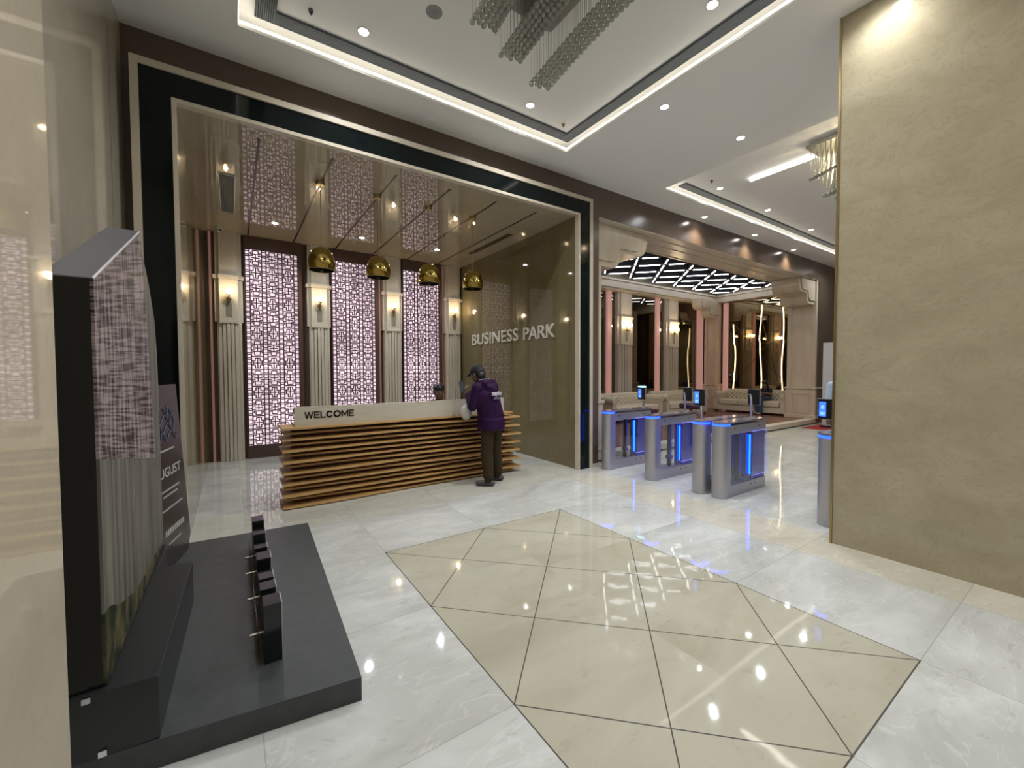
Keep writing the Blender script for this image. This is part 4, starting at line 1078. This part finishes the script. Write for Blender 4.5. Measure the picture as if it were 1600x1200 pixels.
m.add([(-.567, *(a + n_ * .001)[1:]), (-.430, *(a + n_ * .001)[1:]), (-.430, *(b2 + n_ * .001)[1:]), (-.567, *(b2 + n_ * .001)[1:]),
       (-.567, *(a + n_ * .006)[1:]), (-.430, *(a + n_ * .006)[1:]), (-.430, *(b2 + n_ * .006)[1:]), (-.567, *(b2 + n_ * .006)[1:])],
      [(0, 1, 2, 3), (7, 6, 5, 4), (0, 4, 5, 1), (1, 5, 6, 2), (2, 6, 7, 3), (3, 7, 4, 0)])
m.build('slanted_top', mat('satin_grey_top', (.20, .20, .215, 1), rough=.35, metal=.4), t)
m = MB(); m.bar((-.430, 2.20, 1.957), (-.430, 3.237, 2.418), .006); m.build('bright_edge', mat('clear_acrylic_edge', (.8, .8, .8, 1), rough=.15), t)
m = MB(); m.box(-.575, -.566, 2.195, 2.205, .38, 1.95); m.build('acrylic_edge', mat('pale_acrylic_edge', (.35, .34, .25, 1), rough=.15), t)

# leaning event board behind the slab
t = thing('event_board', 'dark brown event board with AUGUST and blue script, leaning behind the tower panel', 'sign', (-.38, 4.13, .118))
def lean(y, z, off=0): return (-.322 - (4.44 - y) * .217 - (z - .118) * .056 + off, y, z)
def leanM(y, z, off=.008):
    ex_ = Vector((.212, .977, 0)); ey = Vector((-.056, .0, 1)).normalized()
    return frameM(lean(y, z, off), ex_, ey, ex_.cross(ey))
bp_ = [(3.84, .118), (4.36, .118), (4.44, .24), (4.44, 1.50), (3.84, 1.50)]
vs = [lean(y, z, .006) for y, z in bp_] + [lean(y, z, -.012) for y, z in bp_]
n = len(bp_)
MB().add(vs, [tuple(range(n)), tuple(range(n, 2 * n))[::-1]] + [(i, n + i, n + (i + 1) % n, (i + 1) % n) for i in range(n)]).build('board', mat('brown_board', (.035, .027, .025, 1), rough=.25), t)
wh = mat('white_print', (.5, .5, .47, 1), rough=.4); bl = mat('blue_print', (.035, .055, .13, 1), rough=.4)
text('AUGUST', 'lettering', wh, leanM(3.87, .80), .10, .0008, .001, t, width=.50)
m = MB()
for q in range(4):
    pts = []
    for k in range(26):
        a = k / 25; pts.append(lean(3.90 + .44 * a + .02 * math.sin(9 * a + q), 1.10 + q * .065 + .035 * math.sin(a * 19 + q * 2), .008))
    m.tube(pts, .005, 4)
m.build('blue_script', bl, t)
m = MB()
for (ya, yb, z) in ((3.98, 4.28, 1.0), (3.95, 4.30, .70), (3.99, 4.26, .66), (3.95, 4.32, .56), (4.0, 4.22, .30)):
    q = ya
    while q < yb:
        m.bar(lean(q, z, .008), lean(q + .022, z, .008), .002, .014); q += .03
q = 3.96
while q < 4.32:
    m.bar(lean(q, .39, .008), lean(q + .03, .39, .008), .002, .045); q += .042
tag(m.build('small_lettering', wh, t), kind='stuff')

# row of black stepped letters / skyline blocks on the platform
t = thing('block_letter_sign', 'row of black upright block letters seen edge-on across the dark platform', 'sign', (.15, 3.3, .118))
hs = [(2.40, .20, .30), (2.62, .22, .235), (2.86, .20, .225), (3.10, .22, .27), (3.34, .20, .22), (3.58, .22, .26), (3.82, .24, .30)]
white_face = mat('pale_letter_face', (.45, .47, .48, 1), rough=.2)
for k, (y, d_, h_) in enumerate(hs):
    x0, x1 = .105, .185
    o = MB()
    if k % 3 == 0: poly = [(y, .118), (y + d_, .118), (y + d_, .118 + h_ * .8), (y + d_ * .6, .118 + h_), (y, .118 + h_)]
    elif k % 3 == 1: poly = [(y, .118), (y + d_, .118), (y + d_, .118 + h_), (y + d_ * .5, .118 + h_), (y + d_ * .5, .118 + h_ * .7), (y, .118 + h_ * .7)]
    else: poly = [(y, .118), (y + d_, .118), (y + d_ * .8, .118 + h_), (y + d_ * .2, .118 + h_)]
    o.prism(poly, x0, x1, 'x'); o = o.build('letter', gloss_black, t, bevel=.002)
    MB().prism(poly, x1, x1 + .004, 'x').build('letter_face', white_face, o)
MB().box(.083, .087, 2.50, 3.95, .125, .22).build('backing_strip', pane_mat('smoked_strip', (.55, .57, .57, 1)), t)
for y in (2.62, 3.05, 3.45, 3.75): MB().cyl((.07, y, .17), .008, -.02, .036, 10, 'x').build('standoff', chrome, t)

# ---------------------------------------------------------------- people
def soft(name, mb, m, parent, voxel=.012, smooth=3):
    o = mb.build(name, m, parent)
    o.data.polygons.foreach_set('use_smooth', [True] * len(o.data.polygons))
    r = o.modifiers.new('remesh', 'REMESH'); r.mode = 'VOXEL'; r.voxel_size = voxel; r.use_smooth_shade = True
    s = o.modifiers.new('smooth', 'SMOOTH'); s.iterations = smooth; s.factor = .5
    return o
def hand(mb, wrist, d, n, s=1.0, curl=.9, side=1):
    """d: direction of the fingers, n: palm normal (fingers curl towards n)"""
    d = Vector(d).normalized(); n = Vector(n); n = (n - d * n.dot(d)).normalized(); a = d.cross(n) * side; wv = Vector(wrist)
    palm = wv + d * .045 * s
    for k in (-1, 0, 1): mb.cap(wv + a * k * .018 * s, wv + d * .085 * s + a * k * .024 * s, .015 * s, .014 * s, 8)
    for k, L in enumerate((.070, .080, .075, .058)):
        p = wv + d * .088 * s + a * (.030 - k * .020) * s; dd = d.copy()
        for j, f in enumerate((.45, .32, .23)):
            ang = curl * (.45 + .3 * j); dd = (d * math.cos(ang) + n * math.sin(ang)).normalized()
            q = p + dd * L * f * s; mb.cap(p, q, .0088 * s, .008 * s, 8); p = q
    p = wv + d * .03 * s + a * .030 * s
    q = p + (a * .7 + d * .6 + n * .35).normalized() * .036 * s; mb.cap(p, q, .011 * s, .0095 * s, 8)
    mb.cap(q, q + (d * .7 + n * .7).normalized() * .030 * s, .0095 * s, .008 * s, 8)
def head(mb, c, fwd, up, s=1.0):
    f = Vector(fwd).normalized(); u = Vector(up); u = (u - f * u.dot(f)).normalized(); r = f.cross(u)
    M = Matrix((( r.x, f.x, u.x), (r.y, f.y, u.y), (r.z, f.z, u.z))); P = lambda x, y, z: Vector(c) + M @ Vector((x * s, y * s, z * s))
    mb.ell(P(0, -.01, .025), (.076 * s, .096 * s, .092 * s), 20, 14, M); mb.ell(P(0, .02, -.035), (.060 * s, .070 * s, .075 * s), 18, 12, M)
    mb.ell(P(0, .062, -.088), (.028 * s, .022 * s, .020 * s), 12, 8, M)                       # chin
    mb.cap(P(0, .088, .012), P(0, .108, -.022), .009 * s, .013 * s, 8)                        # nose
    for k in (-1, 1):
        mb.ell(P(k * .078, -.005, -.01), (.010 * s, .020 * s, .032 * s), 10, 8, M); mb.ell(P(k * .030, .080, .028), (.022 * s, .012 * s, .010 * s), 10, 8, M)
        mb.ell(P(k * .042, .062, -.02), (.024 * s, .022 * s, .022 * s), 10, 8, M)
    mb.ell(P(0, .086, -.052), (.024 * s, .010 * s, .008 * s), 10, 8, M)                       # lips
    return P, M
skin_d = mat('brown_skin', (.16, .085, .055, 1), rough=.5)
skin_l = mat('light_brown_skin', (.30, .17, .11, 1), rough=.5)
hair_m = mat('black_hair', (.008, .007, .007, 1), rough=.4)
eye_w = mat('eye_white', (.22, .20, .18, 1), rough=.2)
def eyes(P, M, s, parent):
    m = MB()
    for k in (-1, 1): m.ell(P(k * .030, .086, .010), (.013 * s, .008 * s, .007 * s), 10, 8, M)
    m.build('eye', eye_w, parent)
    m = MB()
    for k in (-1, 1): m.ell(P(k * .030, .092, .010), (.006 * s, .004 * s, .006 * s), 8, 6, M)
    m.build('pupil', hair_m, parent)
    m = MB()
    for k in (-1, 1): m.tube([P(k * .016, .094, .030), P(k * .032, .094, .036), P(k * .048, .082, .030)], .0035 * s, 6)
    m.build('eyebrow', hair_m, parent)

# man at the desk, back to the camera
B0 = Vector((3.05, 5.03, 0)); F = Vector((-.30, .954, 0)).normalized(); Rr = Vector((F.y, -F.x, 0))
def W(r, f, z): return B0 + Rr * (r - .13 * max(0, z - .85) / .7) + F * (f + .03 * max(0, z - .85) / .7) + Vector((0, 0, z))
t = thing('person', 'person in purple hooded jacket and black cap, holding a phone at the desk', 'person', (3.05, 5.03, 0))
b = MB()
ftd = Vector((-.72, .69, 0)).normalized()
LF, RF = W(-.15, -.06, .0), W(.15, .03, .0)
lh, rh = W(-.13, .27, 1.27), W(.0, .27, 1.20)
b.cap(W(0, .0, .95), W(0, .02, 1.18), .12, .12); b.cap(W(0, .02, 1.18), W(0, .03, 1.34), .125, .11)
b.cap(W(-.13, .03, 1.38), W(.13, .03, 1.38), .06, .06); b.cap(W(0, .04, 1.38), W(0, .10, 1.50), .055, .05)
for s_, ank, hnd, elb in ((-1, LF, lh, W(-.245, .09, 1.11)), (1, RF, rh, W(.235, .10, 1.12))):
    b.cap(W(s_ * .075, 0, .93), (W(s_ * .085, 0, .93) + ank) / 2 + F * .02 + Vector((0, 0, .05)), .075, .055)
    b.cap((W(s_ * .085, 0, .93) + ank) / 2 + F * .02 + Vector((0, 0, .05)), ank + Vector((0, 0, .09)), .058, .038)
    b.cap(ank + Vector((0, 0, .05)), ank + ftd * .14 + Vector((0, 0, .03)), .034, .026)
    b.cap(W(s_ * .175, .03, 1.37), elb, .05, .042); b.cap(elb, hnd, .04, .026)
    hand(b, hnd, (F * .3 + Vector((0, 0, 1)) - Rr * s_ * .2), -Rr * s_ * .8 + F * .3, 1.0, 1.0, s_)
P, M3 = head(b, W(-.01, .125, 1.555), F * .94 - Vector((0, 0, .34)) - Rr * .1, (0, 0, 1))
soft('body', b, skin_d, t, .009, 2); eyes(P, M3, 1, t)
m = MB(); m.ell(P(0, -.02, .03), (.082, .102, .088), 18, 12, M3); m.ell(P(0, -.06, -.04), (.074, .060, .085), 14, 10, M3); soft('hair', m, hair_m, t, .01)
m = MB(); m.ell(P(0, -.012, .045), (.089, .107, .086), 24, 16, M3); m.ell(P(0, -.05, .01), (.082, .068, .06), 18, 12, M3)
m.cap(P(-.035, .085, .040), P(-.028, .155, .022), .012, .009); m.cap(P(.035, .085, .040), P(.028, .155, .022), .012, .009); m.cap(P(0, .085, .044), P(0, .165, .026), .012, .009)
m.cap(P(-.035, .155, .022), P(.035, .155, .022), .009, .009); m.ell(P(0, -.01, .132), (.008, .008, .006))
soft('cap', m, mat('black_cap_cloth', (.006, .006, .007, 1), rough=.7), t, .008, 2)
jk = mat('purple_jacket', (.024, .003, .038, 1), rough=.6, spec=.2, bump=.5, bscale=9)
m = MB()
m.prism([(W(-.022, 0, .8).x + .197 * math.cos(2 * PI * k / 28), W(-.022, 0, .8).y + .188 * math.sin(2 * PI * k / 28)) for k in range(28)], .77, .93); m.cap(W(0, -.0, .93), W(0, .0, 1.0), .165, .165, 20); m.cap(W(0, .0, .98), W(0, .015, 1.22), .185, .170, 20); m.cap(W(-.06, .01, 1.25), W(.06, .01, 1.25), .145, .15, 20)
m.cap(W(-.10, .02, 1.36), W(.10, .02, 1.36), .095, .095, 18); m.cap(W(0, .04, 1.38), W(0, .06, 1.44), .10, .085, 16)
m.cap(W(-.08, -.0, .88), W(-.085, .0, 1.2), .11, .11); m.cap(W(.08, -.0, .88), W(.09, .0, 1.2), .11, .115)
for s_, hnd, elb in ((-1, lh, W(-.245, .09, 1.11)), (1, rh, W(.235, .10, 1.12))):
    m.cap(W(s_ * .165, .02, 1.365), elb, .082, .070, 16); m.cap(elb, hnd + (elb - hnd) * .12, .070, .045, 16)
    m.ell(elb + Vector((0, 0, -.01)), (.068, .068, .06)); m.ell((elb + W(s_ * .165, .02, 1.365)) / 2, (.082, .08, .05))
m.cap(W(-.085, -.06, 1.43), W(.085, -.06, 1.43), .055, .055, 14); m.cap(W(-.06, -.095, 1.375), W(.06, -.095, 1.375), .05, .05, 14); m.ell(W(0, -.10, 1.33), (.09, .06, .07))
soft('jacket', m, jk, t, .012, 4)
m = MB(); m.tube([W(-.09, .03, 1.475), W(-.06, -.045, 1.482), W(0, -.075, 1.484), W(.06, -.045, 1.482), W(.09, .03, 1.475)], .009, 8); m.build('collar_trim', mat('grey_collar', (.35, .35, .38, 1), rough=.6), t)
bn = (-F).normalized(); ex = Rr
text('zepto', 'lettering', mat('white_jacket_print', (.62, .60, .66, 1), rough=.6), frameM(W(-.105, -.172, 1.265), ex, (0, 0, 1), bn), .085, .006, .003, t, width=.20)
mp_ = MB(); mp_.box(0, .135, 0, .035, -.001, .004, frameM(W(-.075, -.170, 1.205), ex, (0, 0, 1), bn)); mp_.build('print_patch', mat('grey_jacket_print', (.13, .11, .18, 1), rough=.6), t)
tr_m = mat('olive_trousers', (.038, .025, .011, 1), rough=.8, spec=.2, bump=.6, bscale=11)
m = MB(); m.cap(W(-.05, 0, .85), W(.05, 0, .85), .10, .10, 18)
for s_, ank in ((-1, LF), (1, RF)):
    hp = W(s_ * .085, 0, .86); kn = (hp + ank) / 2 + F * .025 + Vector((0, 0, .03))
    m.cap(hp, kn, .098, .085, 16); m.cap(kn, ank + Vector((0, 0, .14)), .088, .076, 16); m.ell(ank + Vector((0, 0, .16)), (.079, .077, .035)); m.cap(ank + Vector((0, 0, .13)), ank + Vector((0, 0, .085)), .070, .060, 16)
soft('trousers', m, tr_m, t, .012, 3)
for ank in (LF, RF):
    m = MB(); sd = Vector((ftd.y, -ftd.x, 0))
    m.cap(ank - ftd * .05 + Vector((0, 0, .042)), ank + ftd * .15 + Vector((0, 0, .036)), .042, .036, 14); m.cap(ank - ftd * .02 + sd * .012 + Vector((0, 0, .04)), ank + ftd * .14 - sd * .012 + Vector((0, 0, .038)), .042, .038, 14)
    m.ell(ank + Vector((0, 0, .07)), (.045, .045, .03)); m.box(-.001, .001, -.001, .001, .01, .02)
    m.v = m.v[:-8]; m.f = m.f[:-6]; m.sm = m.sm[:-6]
    soft('shoe', m, mat('grey_clog', (.055, .055, .062, 1), rough=.5), t, .008, 2)
ph = thing('mobile_phone', 'dark phone held up in front of the person in purple', 'phone', tuple(W(-.145, .315, 1.36)))
mM = frameM(W(-.150, .335, 1.375), Rr, (F * .25 + Vector((0, 0, 1))).normalized(), (F - Vector((0, 0, .25))).normalized())
MB().box(-.038, .038, -.078, .078, -.004, .004, mM).build('phone_body', mat('phone_grey', (.06, .06, .065, 1), rough=.3), ph, bevel=.003)
MB().box(-.034, .034, -.072, .072, -.0052, -.0042, mM).build('phone_screen', mat('phone_screen', (.05, .06, .07, 1), rough=.1, emit=(.3, .35, .4, 1), es=.03), ph)
# white bag hanging in front of him
m = MB(); bc = W(-.24, .24, 1.02); m.ell(bc, (.09, .07, .11), 14, 10); m.cap(bc + Vector((0, 0, .08)), W(-.16, .24, 1.20), .03, .012)
o = soft('carrier_bag', m, mat('white_plastic_bag', (.5, .48, .44, 1), rough=.5, bump=.3, bscale=15), None, .01, 3); tag(o, 'small white carrier bag held in front of the person in purple', 'bag')

# receptionist behind the desk
t = thing('person', 'person with dark hair seated behind the desk, only the head showing', 'person', (2.78, 6.35, 0))
def seated(t, c, f, hz, sc, skin, top_m, leg_m, seat_z, head_tilt=.2, torso=.46, knee=.42, lap=None, floor_z=0.0, long_hair=False, feet=True):
    f = Vector(f).normalized(); r = Vector((f.y, -f.x, 0)); c = Vector(c)
    Q = lambda a, b_, z: c + r * a * sc + f * b_ * sc + Vector((0, 0, z))
    hip = seat_z + .10 * sc; nk = hz - .135 * sc; sh = nk - .06 * sc
    b = MB(); b.cap(Q(0, 0, hip), Q(0, .03, (hip + sh) / 2), .11 * sc, .105 * sc); b.cap(Q(0, .03, (hip + sh) / 2), Q(0, .05, sh - .05 * sc), .11 * sc, .10 * sc)
    b.cap(Q(-.12, .04, sh), Q(.12, .04, sh), .055 * sc, .055 * sc); b.cap(Q(0, .05, sh), Q(0, .09, hz - .06 * sc), .048 * sc, .045 * sc)
    hands = [Q(-.09, .38, (lap or hip + .12 * sc)), Q(.09, .38, (lap or hip + .12 * sc))]; elb = [Q(-.22, .12, (sh + hip) / 2 - .0), Q(.22, .12, (sh + hip) / 2)]
    knees = [Q(-.10, knee, hip - .01), Q(.10, knee, hip - .01)]; ank = [Q(-.12, knee + .04, floor_z + .09 * sc), Q(.05, knee - .04, floor_z + .09 * sc)]
    for i, s_ in enumerate((-1, 1)):
        b.cap(Q(s_ * .165, .04, sh), elb[i], .045 * sc, .038 * sc); b.cap(elb[i], hands[i], .036 * sc, .024 * sc); hand(b, hands[i], f * .9 - r * s_ * .3, (0, 0, -1), sc, .5, s_)
        b.cap(Q(s_ * .08, 0, hip), knees[i], .085 * sc, .062 * sc); b.cap(knees[i], ank[i], .058 * sc, .038 * sc); b.cap(ank[i] - Vector((0, 0, .04 * sc)), ank[i] + f * .15 * sc - Vector((0, 0, .055 * sc)), .032 * sc, .024 * sc)
    P, M3 = head(b, Q(0, .11, hz), f - Vector((0, 0, head_tilt)), (0, 0, 1), sc)
    soft('body', b, skin, t, .009, 2); eyes(P, M3, sc, t)
    m = MB(); m.ell(P(0, -.012, .062), (.096 * sc, .108 * sc, .080 * sc), 18, 12, M3); m.ell(P(0, -.050, -.0), (.088 * sc, .070 * sc, .09 * sc), 14, 10, M3)
    for k in range(9): m.ell(P(.017 * (k - 4), .046 - .004 * abs(k - 4), .088 + .012 * math.sin(k * 2.3)), (.024 * sc, .030 * sc, .024 * sc), 10, 8, M3)
    if long_hair:
        for k in (-1, 1): m.cap(P(k * .06, -.02, .04), P(k * .088, .0, -.10), .035 * sc, .032 * sc); m.cap(P(k * .088, .0, -.10), Q(k * .11, .03, sh - .10 * sc), .034 * sc, .022 * sc)
        m.cap(P(0, -.07, 0), Q(0, -.04, sh - .08 * sc), .075 * sc, .05 * sc)
    soft('hair', m, hair_m, t, .01)
    m = MB(); m.cap(Q(0, 0, hip + .02), Q(0, .03, (hip + sh) / 2), .135 * sc, .13 * sc); m.cap(Q(0, .03, (hip + sh) / 2), Q(0, .045, sh - .05 * sc), .13 * sc, .115 * sc); m.cap(Q(-.12, .04, sh - .01), Q(.12, .04, sh - .01), .07 * sc, .07 * sc)
    for i, s_ in enumerate((-1, 1)): m.cap(Q(s_ * .16, .04, sh - .01), elb[i] if not long_hair else Q(s_ * .16, .04, sh - .01).lerp(elb[i], .7), .060 * sc, .054 * sc)
    if not long_hair:
        for i in (0, 1): m.cap(elb[i], elb[i].lerp(hands[i], .85), .052 * sc, .036 * sc)
    soft('shirt', m, top_m, t, .011, 3)
    m = MB(); m.cap(Q(-.05, 0, hip - .01), Q(.05, 0, hip - .01), .12 * sc, .12 * sc)
    for i, s_ in enumerate((-1, 1)): m.cap(Q(s_ * .08, 0, hip), knees[i], .10 * sc, .078 * sc); m.cap(knees[i], ank[i] + Vector((0, 0, -.01)), .076 * sc, .070 * sc)
    soft('trousers', m, leg_m, t, .012, 3)
    for i in (0, 1):
        m = MB(); a_ = ank[i] - Vector((0, 0, .05 * sc)); m.cap(a_ - f * .03 * sc, a_ + f * .17 * sc, .038 * sc, .032 * sc); m.cap(a_, a_ + Vector((0, 0, .03)), .04 * sc, .036 * sc)
        soft('shoe', m, mat('pale_shoe', (.40, .37, .34, 1), rough=.5), t, .009, 2)
seated(t, (2.80, 6.36, 0), (-.2, -1, 0), 1.262, 1.0, skin_d, mat('dark_shirt', (.02, .02, .025, 1), rough=.7), mat('dark_trousers', (.015, .015, .02, 1), rough=.7), .42, .15)
ch = thing('office_chair', 'office chair under the seated receptionist, behind the desk', 'chair', (2.80, 6.42, 0))
MB().box(2.57, 3.03, 6.18, 6.62, .36, .42).build('seat', black_paint, ch, bevel=.02)
MB().box(2.60, 3.00, 6.60, 6.66, .50, .95).build('backrest', black_paint, ch, bevel=.02)
m = MB(); m.cyl((2.80, 6.42, 0), .03, .06, .36, 12); m.box(2.77, 2.83, 6.60, 6.63, .36, .55); m.build('post', steel_dark, ch)
m = MB()
for k in range(5):
    a = 2 * PI * k / 5; m.bar((2.80, 6.42, .08), (2.80 + .27 * math.cos(a), 6.42 + .27 * math.sin(a), .05), .04, .03); m.ell((2.80 + .27 * math.cos(a), 6.42 + .27 * math.sin(a), .026), (.026, .026, .026), 10, 8)
m.build('star_base', steel_dark, ch)

# woman on the sofa with a laptop
t = thing('person', 'person with long dark hair, black top and jeans sitting on the sofa with a laptop', 'person', (14.75, 6.86, ZP))
seated(t, (14.80, 6.72, 0), (-1, .12, 0), 1.125, .92, skin_l, mat('black_top', (.010, .010, .013, 1), rough=.7), mat('blue_jeans', (.055, .085, .14, 1), rough=.8), ZP + .44, .35, long_hair=True, lap=.85, floor_z=ZP, knee=.50)
lp = thing('laptop', 'open pale laptop on the lap of the woman on the sofa', 'laptop', (14.38, 6.76, .79))
MB().box(14.28, 14.50, 6.62, 6.90, .782, .796).build('keyboard_base', mat('laptop_silver', (.45, .45, .47, 1), rough=.3, metal=.6), lp, bevel=.003)
MB().bar((14.285, 6.76, .796), (14.22, 6.76, .96), .27, .008, up=(1, 0, 0)).build('lid', mat('laptop_lid', (.30, .30, .32, 1), rough=.3, metal=.5), lp)

# person in pale blue past the turnstiles, mostly behind the pillar
t = thing('person', 'person in pale blue shirt, nearly hidden by the pillar behind the last turnstile', 'person', (8.0, 2.48, 0))
c0 = Vector((8.0, 2.48, 0)); f_ = Vector((1, .1, 0)).normalized(); r_ = Vector((f_.y, -f_.x, 0))
Q = lambda a, b_, z: c0 + r_ * a + f_ * b_ + Vector((0, 0, z))
b = MB(); b.cap(Q(0, 0, .92), Q(0, 0, 1.32), .11, .11); b.cap(Q(-.13, 0, 1.37), Q(.13, 0, 1.37), .055, .055); b.cap(Q(0, 0, 1.37), Q(0, .02, 1.48), .05, .048)
for s_ in (-1, 1):
    b.cap(Q(s_ * .085, 0, .90), Q(s_ * .09, .02, .48), .085, .058); b.cap(Q(s_ * .09, .02, .48), Q(s_ * .09, -.01, .09), .056, .038); b.cap(Q(s_ * .09, -.03, .04), Q(s_ * .09, .13, .03), .033, .025)
    b.cap(Q(s_ * .175, 0, 1.36), Q(s_ * .21, -.01, 1.10), .045, .038); b.cap(Q(s_ * .21, -.01, 1.10), Q(s_ * .21, .05, .86), .036, .024); hand(b, Q(s_ * .21, .05, .86), (0, 0, -1), f_, 1, .5, s_)
P, M3 = head(b, Q(0, .03, 1.56), f_, (0, 0, 1)); soft('body', b, skin_d, t, .009, 2); eyes(P, M3, 1, t)
m = MB(); m.ell(P(0, -.022, .04), (.084, .104, .086), 18, 12, M3); m.ell(P(0, -.05, -.02), (.07, .06, .07), 14, 10, M3); soft('hair', m, hair_m, t, .01)
m = MB(); m.cap(Q(0, 0, .96), Q(0, 0, 1.28), .135, .135); m.cap(Q(-.13, 0, 1.36), Q(.13, 0, 1.36), .068, .068)
for s_ in (-1, 1): m.cap(Q(s_ * .175, 0, 1.35), Q(s_ * .21, -.01, 1.10), .06, .052); m.cap(Q(s_ * .21, -.01, 1.10), Q(s_ * .21, .04, .90), .05, .036)
soft('shirt', m, mat('pale_blue_shirt', (.42, .52, .62, 1), rough=.7), t, .011, 3)
m = MB(); m.cap(Q(-.05, 0, .90), Q(.05, 0, .90), .12, .12)
for s_ in (-1, 1): m.cap(Q(s_ * .085, 0, .88), Q(s_ * .09, .02, .48), .10, .08); m.cap(Q(s_ * .09, .02, .48), Q(s_ * .09, -.01, .10), .078, .06)
soft('trousers', m, mat('dark_trousers', (.015, .015, .02, 1), rough=.7), t, .012, 3)
for s_ in (-1, 1):
    m = MB(); m.cap(Q(s_ * .09, -.05, .04), Q(s_ * .09, .16, .034), .04, .033); soft('shoe', m, black_paint, t, .009, 2)
